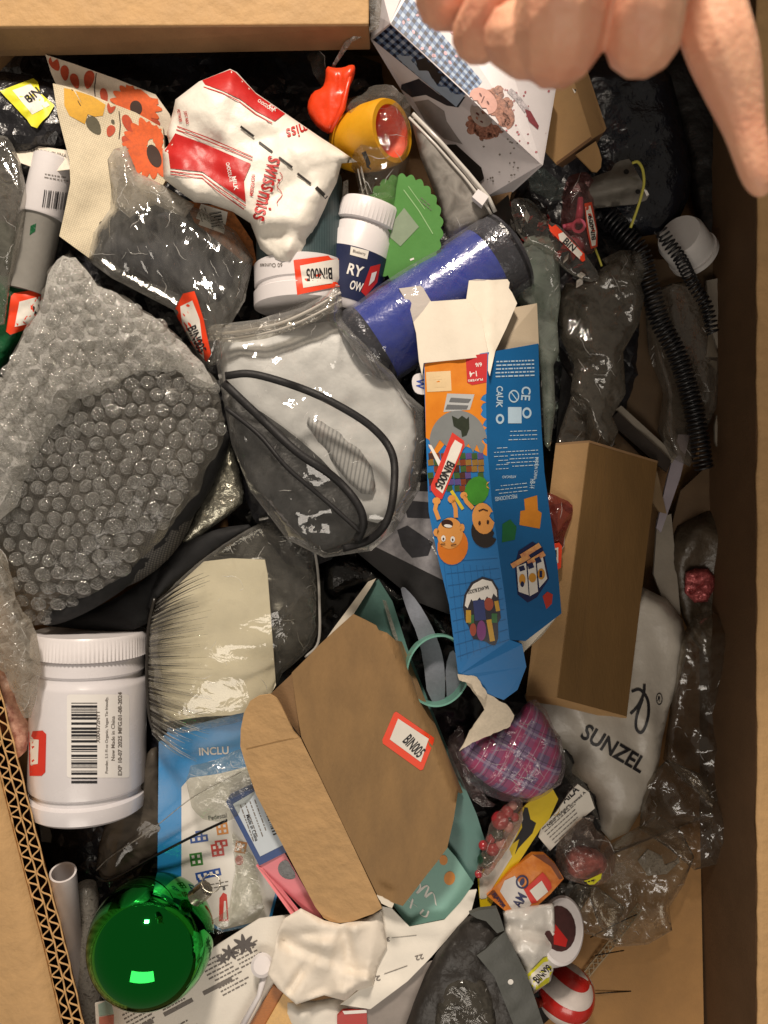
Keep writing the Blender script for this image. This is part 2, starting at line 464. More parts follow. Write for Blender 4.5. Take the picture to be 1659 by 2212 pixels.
def film(name, tint='#ffffff', haze=.06, hcol='#d8d8d4', rough=.1, bs=14, bump=.5, gl=1.5, stretch=None, facet=4.0, edge=.12, crease=1.0, band=None):
    key = (name, tint, haze, hcol, rough, bs, bump, gl)
    haze = haze*.9
    if key in _mc: return _mc[key]
    m = bpy.data.materials.new(name); m['facet'] = facet; m['crease'] = crease
    if band is not None: m['band'] = band
    m.use_nodes = True; nt = m.node_tree; nt.nodes.clear()
    out = nd(nt, 'ShaderNodeOutputMaterial'); tc = nd(nt, 'ShaderNodeTexCoord'); src = tc.outputs['Object']
    if stretch:
        mp = nd(nt, 'ShaderNodeMapping'); mp.inputs['Scale'].default_value = stretch[:3]; mp.inputs['Rotation'].default_value = (0, 0, math.radians(stretch[3]))
        nt.links.new(src, mp.inputs[0]); src = mp.outputs[0]
    n = nd(nt, 'ShaderNodeTexNoise'); n.inputs['Scale'].default_value = 1/(bs*U); n.inputs['Detail'].default_value = 3; n.inputs['Distortion'].default_value = .8
    nt.links.new(src, n.inputs['Vector'])
    s = nd(nt, 'ShaderNodeMath', operation='SUBTRACT'); s.inputs[1].default_value = .5; nt.links.new(n.outputs[0], s.inputs[0])
    ab = nd(nt, 'ShaderNodeMath', operation='ABSOLUTE'); nt.links.new(s.outputs[0], ab.inputs[0])
    bp = nd(nt, 'ShaderNodeBump'); bp.inputs['Strength'].default_value = bump*.7; bp.inputs['Distance'].default_value = bs*U*.5
    nt.links.new(ab.outputs[0], bp.inputs['Height'])
    lw = nd(nt, 'ShaderNodeLayerWeight'); lw.inputs['Blend'].default_value = .5; nt.links.new(bp.outputs[0], lw.inputs['Normal'])
    pw_ = nd(nt, 'ShaderNodeMath', operation='POWER'); pw_.inputs[1].default_value = 4.0; nt.links.new(lw.outputs['Facing'], pw_.inputs[0])
    fr = nd(nt, 'ShaderNodeMath', operation='MULTIPLY_ADD'); fr.inputs[1].default_value = .75; fr.inputs[2].default_value = .045; nt.links.new(pw_.outputs[0], fr.inputs[0])
    mu = nd(nt, 'ShaderNodeMath', operation='MULTIPLY', use_clamp=True); mu.inputs[1].default_value = gl;  nt.links.new(fr.outputs[0], mu.inputs[0])
    tr = nd(nt, 'ShaderNodeBsdfTransparent'); tr.inputs[0].default_value = lin(tint)+(1,)
    g = nd(nt, 'ShaderNodeBsdfGlossy'); g.inputs['Roughness'].default_value = rough; nt.links.new(bp.outputs[0], g.inputs['Normal'])
    mx = nd(nt, 'ShaderNodeMixShader'); nt.links.new(mu.outputs[0], mx.inputs[0]); nt.links.new(tr.outputs[0], mx.inputs[1]); nt.links.new(g.outputs[0], mx.inputs[2])
    df = nd(nt, 'ShaderNodeBsdfDiffuse'); df.inputs[0].default_value = lin(hcol)+(1,); nt.links.new(bp.outputs[0], df.inputs['Normal'])
    tl = nd(nt, 'ShaderNodeBsdfTranslucent'); tl.inputs[0].default_value = lin(hcol)+(1,)
    m2 = nd(nt, 'ShaderNodeMixShader'); m2.inputs[0].default_value = .35; nt.links.new(df.outputs[0], m2.inputs[1]); nt.links.new(tl.outputs[0], m2.inputs[2])
    hz = nd(nt, 'ShaderNodeMapRange'); hz.inputs['From Min'].default_value = .0; hz.inputs['From Max'].default_value = .22
    hz.inputs['To Min'].default_value = min(1, haze*1.8); hz.inputs['To Max'].default_value = haze*.55
    nt.links.new(ab.outputs[0], hz.inputs['Value'])
    p2 = nd(nt, 'ShaderNodeMath', operation='POWER'); p2.inputs[1].default_value = 2.5; nt.links.new(lw.outputs['Facing'], p2.inputs[0])
    ed = nd(nt, 'ShaderNodeMath', operation='MULTIPLY_ADD', use_clamp=True); ed.inputs[1].default_value = edge; nt.links.new(p2.outputs[0], ed.inputs[0]); nt.links.new(hz.outputs[0], ed.inputs[2])
    m3 = nd(nt, 'ShaderNodeMixShader'); nt.links.new(ed.outputs[0], m3.inputs[0]); nt.links.new(mx.outputs[0], m3.inputs[1]); nt.links.new(m2.outputs[0], m3.inputs[2])
    nt.links.new(m3.outputs[0], out.inputs[0])
    _mc[key] = m; return m
def gridmat(name, ca, size, ang, rough=.6, cc=None, wave=False):   # woven / checked / ribbed cloth and print
    m = M(name, ca, rough, .1, 8, .1, 2); nt = m.node_tree; b = nt.nodes['Principled BSDF']
    tc = nt.nodes['Texture Coordinate']; mp = nd(nt, 'ShaderNodeMapping'); mp.inputs['Rotation'].default_value = (0, 0, math.radians(ang))
    nt.links.new(tc.outputs['Object'], mp.inputs[0])
    def band(axis, sc, lo, hi):
        sx = nd(nt, 'ShaderNodeSeparateXYZ'); nt.links.new(mp.outputs[0], sx.inputs[0])
        q = nd(nt, 'ShaderNodeMath', operation='MULTIPLY'); q.inputs[1].default_value = 1/(sc*U); nt.links.new(sx.outputs[axis], q.inputs[0])
        fq = nd(nt, 'ShaderNodeMath', operation='FRACT'); nt.links.new(q.outputs[0], fq.inputs[0])
        g1 = nd(nt, 'ShaderNodeMath', operation='GREATER_THAN'); g1.inputs[1].default_value = lo; nt.links.new(fq.outputs[0], g1.inputs[0])
        g2 = nd(nt, 'ShaderNodeMath', operation='LESS_THAN'); g2.inputs[1].default_value = hi; nt.links.new(fq.outputs[0], g2.inputs[0])
        p = nd(nt, 'ShaderNodeMath', operation='MULTIPLY'); nt.links.new(g1.outputs[0], p.inputs[0]); nt.links.new(g2.outputs[0], p.inputs[1])
        return p.outputs[0]
    base = b.inputs['Base Color'].links[0].from_socket
    def over(fac, col, w=1.0):
        nonlocal base
        mx = nd(nt, 'ShaderNodeMix', data_type='RGBA')
        q = nd(nt, 'ShaderNodeMath', operation='MULTIPLY'); q.inputs[1].default_value = w; nt.links.new(fac, q.inputs[0])
        nt.links.new(q.outputs[0], mx.inputs[0]); nt.links.new(base, mx.inputs[6]); mx.inputs[7].default_value = lin(col)+(1,); base = mx.outputs[2]
    for (axis, sc, lo, hi, col, w_) in size: over(band(axis, sc, lo, hi), col, w_)
    nt.links.new(base, b.inputs['Base Color'])
    return m
kraft = M('kraft_card', '#b18c5e', .72, .10, 45, .25, 4)
kraft_darker = M('darker_kraft_card', '#927250', .75, .14, 60, .3, 5)  # darker kraft for the lip, side faces and inner flaps
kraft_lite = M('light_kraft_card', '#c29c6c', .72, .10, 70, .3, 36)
white_card = M('white_card', '#e6dccb', .6, .05, 50, .12, 4)
paper = M('white_paper', '#eee8dd', .65, .04, 60, .15, 5)
torn = M('torn_card', '#ddd0bb', .85, .1, 6, .5, 3)
black_film = M('black_bag_film', '#202024', .3, .25, 60, .5, 22, spec=.6)
black_cloth = M('black_cloth', '#141416', .8, .25, 12, .4, 3)
dark_grey = M('dark_grey_plastic', '#2b2c2e', .4, .2, 30, .2, 6)
black_gloss = M('glossy_black', '#101012', .22, .2, 30, .1, 8)
ink = M('black_ink', '#17151a', .55, .1, 10, 0)
red_ink = M('red_ink', '#c4231f', .5, .08, 30, 0)
white_ink = M('white_ink', '#ece8e2', .55, .05, 20, 0)
orange_lab = M('orange_label', '#f0431a', .5, .06, 30, .05, 5)
yellow_lab = M('yellow_label', '#e3df2c', .5, .06, 30, .05, 5)
label_white = M('label_paper', '#e9e4da', .6, .04, 30, .05, 4)
grey_ink = M('grey_ink', '#77706a', .6, .1, 10, 0)
white_plastic = M('white_plastic', '#e4dfe0', .32, .03, 60, .05, 10, spec=.5)
clear = film('clear_film', '#f4f4f0', .05, '#d8d6d0', .08, 16, .55)
black_film['facet'] = 4.0
clear_dark = film('thin_clear_film', '#dcdcd8', .03, '#b8b5ae', .08, 13, .6)
milky = film('milky_film', '#e6e4e0', .22, '#d6d2ca', .2, 22, .4, 1.2)
smoke = film('smoke_plastic', '#8d8883', .03, '#8a8580', .06, 60, .15)

def sticker(parent, target, x, y, wd, ht, ang, word='BIN005', mat=None, outline=None, panel=None, tw=.60, tofs=.13, lift=1.0, name='bin_sticker', th=.46, tang=None):
    st = decal(name, [outline] if outline else [rect(x, y, wd, ht, ang, ht*.1)], target, mat or orange_lab, parent, lift, 8)
    if st is None: return None
    a = math.radians(ang)
    decal('label_panel', [panel] if panel else [rect(x, y, wd*.80, ht*.62, ang, 2)], target, label_white, st, lift+.6, 8)
    if word:
        ox = wd*tofs
        text('bin_number', [(word, x+ox*math.cos(a), y+ox*math.sin(a), wd*.80*tw, ht*th, tang if tang is not None else ang)], target, ink, st, lift+1.2)
    return st
def barcode(parent, target, x, y, ln, ht, ang, n=28, seed=1, mat=None, lift=1.3, name='barcode'):
    r = random.Random(seed); a = math.radians(ang); ws = [r.choice((1, 1, 2, 3)) for _ in range(2*n)]; s = ln/sum(ws); p = -ln/2; P = []
    for i, q in enumerate(ws):
        if i % 2 == 0:
            c = p+q*s/2; P.append(rect(x+c*math.cos(a), y+c*math.sin(a), q*s*.95, ht, ang))
        p += q*s
    return decal(name, P, target, mat or ink, parent, lift, 14)
def lines(parent, target, x, y, wd, n, gap, ang, th=2.2, seed=1, mat=None, lift=1.2, name='small_print'):
    """rows of print too small to read"""
    r = random.Random(seed); a = math.radians(ang); P = []
    for i in range(n):
        q = -wd/2; o = (i-(n-1)/2)*gap; end = wd/2*r.uniform(.5, 1)
        while q < end:
            l = r.uniform(3, 11); c = q+l/2
            P.append(rect(x+c*math.cos(a)-o*math.sin(a), y+c*math.sin(a)+o*math.cos(a), l, th, ang)); q += l+2.2
    return decal(name, P, target, mat or grey_ink, parent, lift, 0)

# ------------------------------------------------------------------ the big cardboard box that holds everything
box = thing('cardboard_box', 'large open cardboard box with its flaps folded out, holding the whole heap', 'box', (830, 1106, -275))
def wbox(name, pts8, mat):              # board between two offset quads in world units
    V = [Vector(p)*U for p in pts8]
    F = [(0, 1, 2, 3), (7, 6, 5, 4), (0, 4, 5, 1), (1, 5, 6, 2), (2, 6, 7, 3), (3, 7, 4, 0)]
    return link_mesh(name, V, F, mat, box, smooth=False)
wall_m = M('box_wall_card_shaded', '#63492f', .8, .12, 80, .25, 5)  # same kraft as the flaps, inside shade put into the colour
def cuboid(name, x0, x1, y0, y1, z0, z1, mat):
    return wbox(name, [(x0, y0, z1), (x0, y1, z1), (x1, y1, z1), (x1, y0, z1), (x0, y0, z0), (x0, y1, z0), (x1, y1, z0), (x1, y0, z0)][:4][::-1]+[(x0, y0, z0), (x0, y1, z0), (x1, y1, z0), (x1, y0, z0)][::-1], mat)
cuboid('floor', -1000, 795, -1420, 1150, -289, -275, M('box_floor_card_shaded', '#8f6d48', .75, .1, 60, .25, 5))  # floor kraft darkened too, pit shade painted into it
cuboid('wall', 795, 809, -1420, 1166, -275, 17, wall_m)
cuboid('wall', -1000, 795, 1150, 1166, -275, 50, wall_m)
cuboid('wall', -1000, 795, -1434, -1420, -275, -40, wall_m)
# right flap folded outwards, its soft fold bright along the rim
v = []
fl = [(1633, 18), (1637, 24), (1648, 26), (1700, 20), (1800, -10)]
rim = lambda y: 3*pn(y/90., 0*y, 3)+1.5*pn(y/25., 0*y, 8)
ys = np.linspace(-150, 2400, 90); V = []; F = []
for y in ys:
    for k, (x, z) in enumerate(fl): V.append(W(x+float(rim(y))*(1 if k < 3 else 0), float(y), z))
for i in range(len(ys)-1):
    for k in range(4):
        a = i*5+k; F.append((a, a+1, a+6, a+5)[::-1])
o = link_mesh('flap', V, F, kraft_lite, box); m_ = o.modifiers.new('thickness', 'SOLIDIFY'); m_.thickness = 8*U; m_.offset = -1
# top flap folded outwards and its doubled lip that turns down into the box
o = board('flap', [[(-260, 60, 62), (-260, -320, 90), (797, -320, 90), (797, 53, 62)]], 12, kraft_lite, box)
b_ = o.modifiers.new('soft', 'BEVEL'); b_.width = 4*U; b_.segments = 3
lip = board('flap_lip', [[(-260, 63, 60), (797, 56, 60), (800, 108, -32), (-260, 128, -36)]], 10, kraft_darker, box)
b_ = lip.modifiers.new('soft', 'BEVEL'); b_.width = 3*U; b_.segments = 2
scuff = M('scuffed_card', '#cbaa7c', .85, .1, 10, .1, 3); dent = M('rubbed_card', '#b28e60', .85, .15, 10, .1, 3)
for (x, y, l) in ((180, 84, 90), (560, 78, 60), (380, 92, 40)):
    decal('scuff', [stroke([(x+l*k/6, y+1.2*math.sin(k*1.7)) for k in range(7)], 1.5)], lip, dent, box, .5, 0)
# left flap and the cut corrugated edge of its double wall board
LE = [(-60, 1240), (0, 1482), (45, 1660), (90, 1840), (140, 2030), (182, 2212), (215, 2350)]
def le(s, off):                        # along the edge, offset to the left
    i = min(int(s), len(LE)-2); t = s-i
    x = LE[i][0]*(1-t)+LE[i+1][0]*t; y = LE[i][1]*(1-t)+LE[i+1][1]*t
    return x-off*.97, y+off*.24
N = 60; V = []; F = []
zz = 36
for i in range(N+1):
    s = i/N*(len(LE)-1)
    a = le(s, 47); b = le(s, 90)
    V += [W(a[0], a[1], zz), W(b[0], b[1], zz+1), W(-320, b[1]+60, 20)]
for i in range(N):
    for k in range(2): q = i*3+k; F.append((q, q+3, q+4, q+1))
o = link_mesh('flap', V, F, kraft_lite, box); m_ = o.modifiers.new('thickness', 'SOLIDIFY'); m_.thickness = 6*U; m_.offset = -1
def ribbon_wall(name, offs, mat, depth=60, wav=None, n=240):
    V, F = [], []
    for i in range(n+1):
        s = i/n*(len(LE)-1)
        o_ = offs if wav is None else offs+wav[0]*(1+.4*float(pn(i*.11, offs, 3)))*math.sin(i*wav[1]+wav[2]+1.7*float(pn(i*.06, offs, 7)))
        x, y = le(s, o_); x += .9*math.sin(i*.37+offs); zt = zz-1.5*(1+math.sin(i*.9+offs*3))
        V += [W(x, y, zt), W(x, y, zt-depth)]
    for i in range(n): F.append((i*2, i*2+1, i*2+3, i*2+2))
    o = link_mesh(name, V, F, mat, box); m_ = o.modifiers.new('thickness', 'SOLIDIFY'); m_.thickness = 3.2*U; m_.offset = 0
edge_m = M('cut_card_edge', '#c79f6b', .85, .15, 8, .4, 3)
for off in (2, 24, 46): ribbon_wall('board_liner', off, edge_m, 310 if off == 2 else 60)
ribbon_wall('board_flute', 13, edge_m, 50, (8.5, .66, 0), 340)
ribbon_wall('board_flute', 35, edge_m, 50, (8.5, .71, 1), 340)
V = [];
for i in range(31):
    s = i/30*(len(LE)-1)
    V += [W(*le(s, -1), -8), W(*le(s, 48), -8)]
link_mesh('board_core', V, [(i*2, i*2+2, i*2+3, i*2+1) for i in range(30)], M('board_core_shadow', '#6a4a2a', .9, .1, 20, 0), box)  # dark strip below the flutes, shade put into its colour

# ------------------------------------------------------------------ dark bags at the bottom of the heap
def black_bag(pts, z, h, seed, label, mat=None, wr=None, step=15, amp=16, sc=55, hb=60):
    o = pillow('plastic_bag', pts, z, h, mat or black_film, None, step, wr or (lambda x, y: crumple(x, y, amp, sc, seed)), hb)
    return tag(o, label, 'bag')
black_bag([(-60, 100), (400, 90), (815, 95), (840, 260), (700, 420), (300, 520), (-60, 560)], -190, 55, 1, 'black plastic bag in the shade below the top flap, behind the cocoa packet')
black_bag([(-80, 470), (300, 480), (560, 500), (640, 700), (520, 1000), (300, 1250), (-80, 1300)], -200, 60, 2, 'black plastic bag deep under the bubble wrap')
black_bag([(470, 560), (860, 480), (1130, 500), (1140, 900), (1000, 1300), (700, 1350), (480, 1250)], -210, 60, 3, 'black plastic bag underneath the zip bag and the blue roll')
black_bag([(300, 1180), (700, 1180), (1010, 1240), (1080, 1500), (1000, 1750), (560, 1700), (300, 1540)], -170, 60, 4, 'glossy black bag under the clear dome and the big kraft carton', black_gloss)
black_bag([(40, 1700), (420, 1500), (700, 1600), (760, 2000), (480, 2260), (180, 2230)], -200, 45, 5, 'dark plastic bag behind the white tube and green ornament')
black_bag([(1080, 330), (1280, 330), (1390, 520), (1390, 900), (1240, 1010), (1100, 960)], -215, 50, 6, 'black bag beneath the long clear tube, right of the toy carton')
black_bag([(1000, 1480), (1240, 1480), (1330, 1700), (1260, 2000), (1120, 2060), (960, 1960)], -215, 45, 8, 'dark bag beneath the yellow package and plaid cloth')
black_bag([(780, 1960), (1130, 1960), (1230, 2260), (760, 2290)], -215, 40, 9, 'dark bag under the grey zip pouch at the bottom edge', black_cloth)
bagR = black_bag([(1225, 150), (1330, 110), (1440, 130), (1475, 260), (1500, 400), (1455, 500), (1330, 520), (1280, 420), (1262, 260)], -150, 45, 11,
                 'shiny blue black plastic bag in the corner under the hand', M('navy_bag_film', '#12161f', .22, .3, 60, .6, 14, spec=.7), amp=20, sc=70)

# ------------------------------------------------------------------ top left corner
t = thing('yellow_tagged_pouch', 'black pouch in the upper left corner wearing a curled yellow bin sticker', 'pouch', (50, 260, -120))
pb = pillow('pouch_body', [(-60, 150), (70, 160), (150, 200), (160, 300), (90, 340), (-60, 330)], -45, 40, black_film, t, 13, lambda x, y: crumple(x, y, 10, 50, 21), 40)
yl = [(0, 197), (72, 170), (82, 178), (87, 201), (118, 228), (105, 250), (92, 262), (80, 277), (68, 273), (58, 258)]
st = sticker(t, pb, 60, 222, 110, 60, -35, None, yellow_lab, yl, [(27, 196), (66, 182), (108, 228), (70, 248)], lift=5)
text('bin_number', [('BIN', 71, 206, 34, 19, -40)], pb, ink, st, 6.5)

t = thing('table_mat', 'folded cream woven place mat printed with orange sunflowers and autumn leaves', 'place mat', (230, 400, -80))
mat_m = gridmat('woven_cream_mat', '#ddd0b4', [(0, 4.2, 0, .22, '#a8987a', .5), (1, 4.2, 0, .22, '#a8987a', .5)], 20, .8)
mat_w = M('printed_mat_cloth', '#d9cbb8', .8, .08, 12, .4, 3)
back = slab('folded_back', [(98, 118), (160, 138), (250, 170), (336, 204), (366, 246), (380, 300), (353, 290), (293, 262), (127, 196), (110, 157)], [(98, 118, -20), (366, 246, -40), (353, 290, -50), (127, 196, -25)], 9, mat_w, t, 14, lambda x, y: soft(x, y, 4, 90, 3), True)
front = slab('folded_front', [(114, 180), (157, 190), (293, 243), (352, 276), (360, 385), (330, 440), (255, 450), (215, 480), (196, 560), (128, 510), (140, 455), (152, 395), (150, 345), (138, 300), (124, 245)],
             [(117, 182, 15), (352, 278, 5), (360, 385, -12), (128, 510, 10)], 10, mat_m, t, 12, lambda x, y: soft(x, y, 7, 110, 6)+14*np.exp(-((x-150)/45)**2), True)
def leaf(x, y, l, wd, ang):
    P = []
    for k in range(16):
        th = k/16*2*math.pi; P.append((l/2*math.cos(th), wd/2*math.sin(th)*(1-.25*math.cos(th))))
    a = math.radians(ang); c, s = math.cos(a), math.sin(a)
    return [(x+p*c-q*s, y+p*s+q*c) for p, q in P]
def flower(x, y, r, ang0, n, sq=.62, seed=1):
    rr = random.Random(seed)
    return [leaf(x+r*.62*math.cos(a), y+r*.62*sq*math.sin(a)*1.2, r*.95*rr.uniform(.85, 1.1), r*.36, math.degrees(math.atan2(math.sin(a)*sq*1.2, math.cos(a)))) for a in [ang0+k*2*math.pi/n for k in range(n)]]
org = M('orange_print', '#d9602a', .75, .18, 8, .2, 3); org2 = M('burnt_orange_print', '#b8492a', .75, .18, 8, .2, 3)
yel = M('mustard_print', '#d8a53a', .8, .1, 8, .3, 3); brn = M('brown_print', '#3d2a22', .8, .15, 6, .3, 3); gry = M('olive_grey_print', '#5f5a48', .8, .12, 8, .3, 3)
for q_ in [leaf(118, 138, 34, 20, 60), leaf(140, 158, 34, 18, 85), leaf(162, 175, 34, 18, 70), leaf(192, 172, 40, 22, 100), leaf(225, 208, 36, 16, 80), leaf(333, 262, 30, 16, 30)]: decal('printed_leaf', q_, back, org2, t, .8)
decal('printed_flower', flower(293, 226, 52, .2, 18, .8, 2), back, org, t, 1.2)
decal('flower_centre', [ell(294, 233, 13, 16, -15)], back, brn, t, 1.9)
decal('printed_stem', [stroke([(208, 158), (204, 190), (206, 215)], 2.2)], back, brn, t, .9, 0)
for q_ in [[(138, 190), (158, 194), (190, 245), (183, 268), (150, 250), (139, 228)], [(163, 196), (200, 208), (228, 226), (222, 250), (205, 252), (188, 246)]]: decal('printed_leaf', q_, front, yel, t, .8)
for q_ in [leaf(203, 271, 44, 26, 55), leaf(244, 263, 10, 7, 60)]: decal('printed_leaf', q_, front, gry, t, 1.4)
for q_ in [leaf(239, 283, 26, 18, 110), leaf(277, 268, 44, 20, 65), leaf(275, 308, 34, 16, 55), leaf(240, 232, 26, 18, 100)]: decal('printed_leaf', q_, front, org2, t, 1.0)
decal('printed_stem', [stroke([(155, 193), (172, 225), (196, 258)], 1.8), stroke([(257, 240), (260, 270), (257, 300)], 2)], front, brn, t, 1.1, 0)
decal('printed_flower', flower(328, 318, 62, .1, 18, .95, 4), front, org, t, 1.2)
decal('flower_centre', [ell(333, 337, 14, 26, -22)], front, brn, t, 1.9)

# white backed pack with barcode, grey tube inside
t = thing('grey_tube_pack', 'grey plastic tube with a barcoded white wrap, beside the place mat', 'tube', (95, 470, -70))
card = slab('header_card', [(12, 309), (60, 312), (148, 325), (155, 365), (100, 372), (40, 350)], [(12, 309, -30), (148, 325, -20), (100, 372, -5)], 3, white_card, t, 14, lambda x, y: soft(x, y, 4, 50, 2))
text('origin_print', [('MADE IN CHINA', 103, 330, 84, 9, 10)], card, grey_ink, t, 1)
tb = lathe('tube_body', (118, 352, -40), (58, 630, -50), [(0, 30), (.0, 40), (.40, 42), (.42, 40), (1, 40), (1, 30)], M('frosted_grey_tube', '#8d8a84', .35, .08, 40, .1, 10), t, 40)
wr_ = lathe('white_wrap', (119, 343, -40), (92, 470, -44), [(0, 38), (.03, 43), (.97, 45.5), (1, 44)], white_plastic, t, 40)
barcode(t, wr_, 118, 432, 50, 38, 8, 14, 5)
lines(t, wr_, 124, 384, 56, 2, 7, 10, 2, 4)
gr_m = M('green_film', '#12522f', .3, .2, 40, .5, 14)
decal('green_mark', [[(66, 488), (78, 482), (76, 500), (64, 508)]], tb, gr_m, t, 1)
t = thing('green_bag', 'dark green shiny bag at the left edge with an orange bin sticker', 'bag', (30, 700, -90))
gb = pillow('bag_body', [(-40, 590), (34, 598), (98, 612), (92, 640), (88, 700), (42, 730), (10, 800), (-40, 830)], -60, 34, gr_m, t, 11, lambda x, y: crumple(x, y, 9, 50, 4), 40)
sticker(t, gb, 52, 676, 84, 66, 96, None, None, [(24, 640), (30, 634), (78, 625), (88, 636), (82, 690), (78, 703), (22, 723), (13, 716)], [(42, 652), (86, 640), (82, 694), (32, 706)], lift=3)
decal('bin_number', [rect(78, 664, 14, 9, -15), rect(80, 676, 12, 8, 10)], gb, ink, t, 5)
o = pillow('clear_bag', [(-60, 280), (18, 292), (44, 350), (62, 430), (48, 500), (24, 600), (10, 700), (-60, 720)], -10, 20, film('edge_bag_film', '#f0eeea', .09, '#d8d4cc', .08, 24, .4, 1.8, None, 0, .25, 1.0, 75), None, 8, lambda x, y: folds(x, y, 16, 7, 20, None, 75), 30, sm=0)
tag(o, 'crinkled clear plastic bag at the left edge above the green bag', 'bag')
o = pillow('leaf_green_bag', [(-50, 470), (30, 480), (44, 560), (20, 620), (-50, 640)], -95, 20, M('deep_green_cloth', '#1d3320', .6, .2, 10, .4, 4), None, 14, lambda x, y: crumple(x, y, 7, 40, 9), 30)
tag(o, 'deep green item under the clear bag at the left edge', 'bag')

# clear bag of dark clothing with sticker
t = thing('bagged_garment', 'dark folded garment in a clear crinkled bag with a bent orange bin sticker', 'bag', (350, 570, -80))
pillow('garment', [(190, 520), (250, 470), (340, 430), (430, 480), (500, 520), (530, 600), (470, 680), (380, 650), (230, 590)], -60, 40, M('charcoal_cloth', '#33343a', .8, .25, 20, .4, 5), t, 14, lambda x, y: crumple(x, y, 12, 60, 13, 70, 2.2), 30)
gf = pillow('clear_bag', [(186, 560), (196, 500), (236, 450), (240, 330), (275, 320), (300, 380), (345, 395), (400, 440), (440, 455), (510, 500), (548, 560), (528, 650), (492, 712), (474, 782), (448, 796), (428, 770), (375, 670), (240, 600)], -15, 48, film('garment_bag_film', '#eeeeec', .07, '#dcdad4', .07, 26, .25, 1.9, (1, .22, 1, -20), 0, .3, .6, 68), t, 7, lambda x, y: folds(x, y, 20, 17, 30, None, 68)+crumple(x, y, 5, 46, 17, 66, 3), 25, sm=0)
pillow('bag_neck', [(232, 345), (246, 322), (272, 315), (296, 372), (345, 396), (420, 442), (400, 470), (330, 440), (280, 470), (244, 440)], 26, 8, film('milky_neck_film', '#e8e6e2', .30, '#dcd6cc', .1, 20, .4, 1.6, None, 0, .2, .8, 62), t, 8, lambda x, y: folds(x, y, 9, 19, 12, None, 62), 6, sm=0)
sticker(t, gf, 415, 705, 150, 60, 68, 'BIN005', None, [(396, 634), (420, 629), (428, 650), (441, 692), (456, 765), (447, 781), (436, 770), (392, 712), (374, 676)], [(390, 662), (416, 649), (432, 690), (442, 776), (428, 760), (394, 700)], tw=.5, tofs=.20, lift=4, th=.34, tang=66)

# small orange pack with barcode under the cocoa packet
t = thing('brown_patterned_pack', 'brown autumn print pack with white barcode label, under the cocoa packet', 'package', (470, 470, -60))
pk = slab('pack_body', [(398, 432), (500, 452), (545, 520), (555, 570), (520, 560), (420, 480)], -30, 22, M('brown_autumn_print', '#7a4a2a', .6, .4, 14, .2, 5, hex2='#b06a34'), t, 14, lambda x, y: soft(x, y, 3, 40, 3), True)
lb = decal('barcode_label', [[(434, 440), (492, 458), (484, 505), (420, 482)]], pk, label_white, t, .8)
barcode(lb, pk, 468, 478, 40, 26, 80, 12, 3); lines(lb, pk, 440, 465, 30, 3, 7, 72, 2, 6)
# dark canister next to it
# ------------------------------------------------------------------ cocoa packet, toys and tubs in the upper middle
t = thing('cocoa_packet', 'crumpled white and red milk chocolate cocoa packet with a torn dashed line', 'packet', (560, 370, 10))
pko = [(430, 176), (470, 160), (497, 149), (512, 156), (552, 200), (620, 247), (690, 295), (732, 322), (772, 350), (738, 353), (727, 395), (710, 428), (690, 482), (662, 540), (640, 584), (600, 570), (562, 537), (541, 482), (502, 457), (452, 440), (420, 437), (390, 415), (353, 386), (351, 325), (366, 312), (360, 288), (374, 240), (379, 215)]
packet = pillow('packet_body', pko, [(379, 215, 30), (497, 149, 20), (772, 350, 45), (640, 584, 45), (353, 386, 30)], 52, M('packet_paper', '#ebe5da', .5, .04, 50, .2, 8), t, 9,
                lambda x, y: folds(x, y, 16, 33, 22)+crumple(x, y, 5, 60, 31, 35, 1.6)+soft(x, y, 5, 120, 5), 30, wid=60, sm=0)
red_p = M('packet_red', '#c02222', .45, .08, 50, .15, 8)
L = 2.2
decal('red_band', [[(437, 174), (470, 161), (497, 151), (508, 156), (553, 203), (616, 246), (594, 262), (553, 240), (517, 213), (480, 196), (443, 183)]], packet, red_p, t, L, 6)
decal('red_band', [[(379, 288), (445, 312), (542, 354), (527, 390), (531, 437), (500, 415), (467, 393), (437, 371), (368, 364), (364, 330), (356, 326)]], packet, red_p, t, L, 6)
decal('red_stripe', [stroke([(440, 188), (480, 201), (517, 219), (553, 247), (588, 266)], 2), stroke([(381, 280), (445, 303), (545, 345)], 2), stroke([(383, 273), (445, 296), (546, 339)], 2),
                     stroke([(368, 370), (437, 378), (467, 401), (531, 445)], 2), stroke([(368, 376), (437, 385), (467, 410), (527, 452)], 2)], packet, red_p, t, L)
text('packet_lettering', [('swiss', 589, 378, 74, 38, 104, .1), ('miss', 569, 447, 62, 36, 102, .1), ('miss', 643, 283, 50, 26, 160, .1)], packet, red_p, t, L+.4)
text('packet_lettering', [('MILK', 508, 396, 30, 9, 80), ('CHOCOLATE', 496, 372, 42, 8, 78), ('MILK', 588, 232, 22, 8, 32), ('CHOCOLATE', 574, 228, 40, 7, 35)], packet, white_ink, t, L+.6)
text('packet_lettering', [('JUST ADD', 402, 254, 28, 8, 80), ('HOT WATER', 388, 250, 28, 7, 80), ('NO FOODIM', 545, 400, 46, 8, 96)], packet, red_p, t, L+.4)
decal('script_line', [stroke([(604+6*math.sin(k*.9), 372+k*5.5) for k in range(14)], 1.5)], packet, red_p, t, L+.3, 0)
decal('tear_dash', [rect(534, 284, 36, 5, 37), rect(574, 318, 36, 5, 37), rect(617, 351, 36, 5, 37), rect(657, 386, 37, 5, 38), rect(694, 416, 32, 8, 45)], packet, M('dash_ink', '#2c2622', .6, .1, 10, 0), t, L+.3)

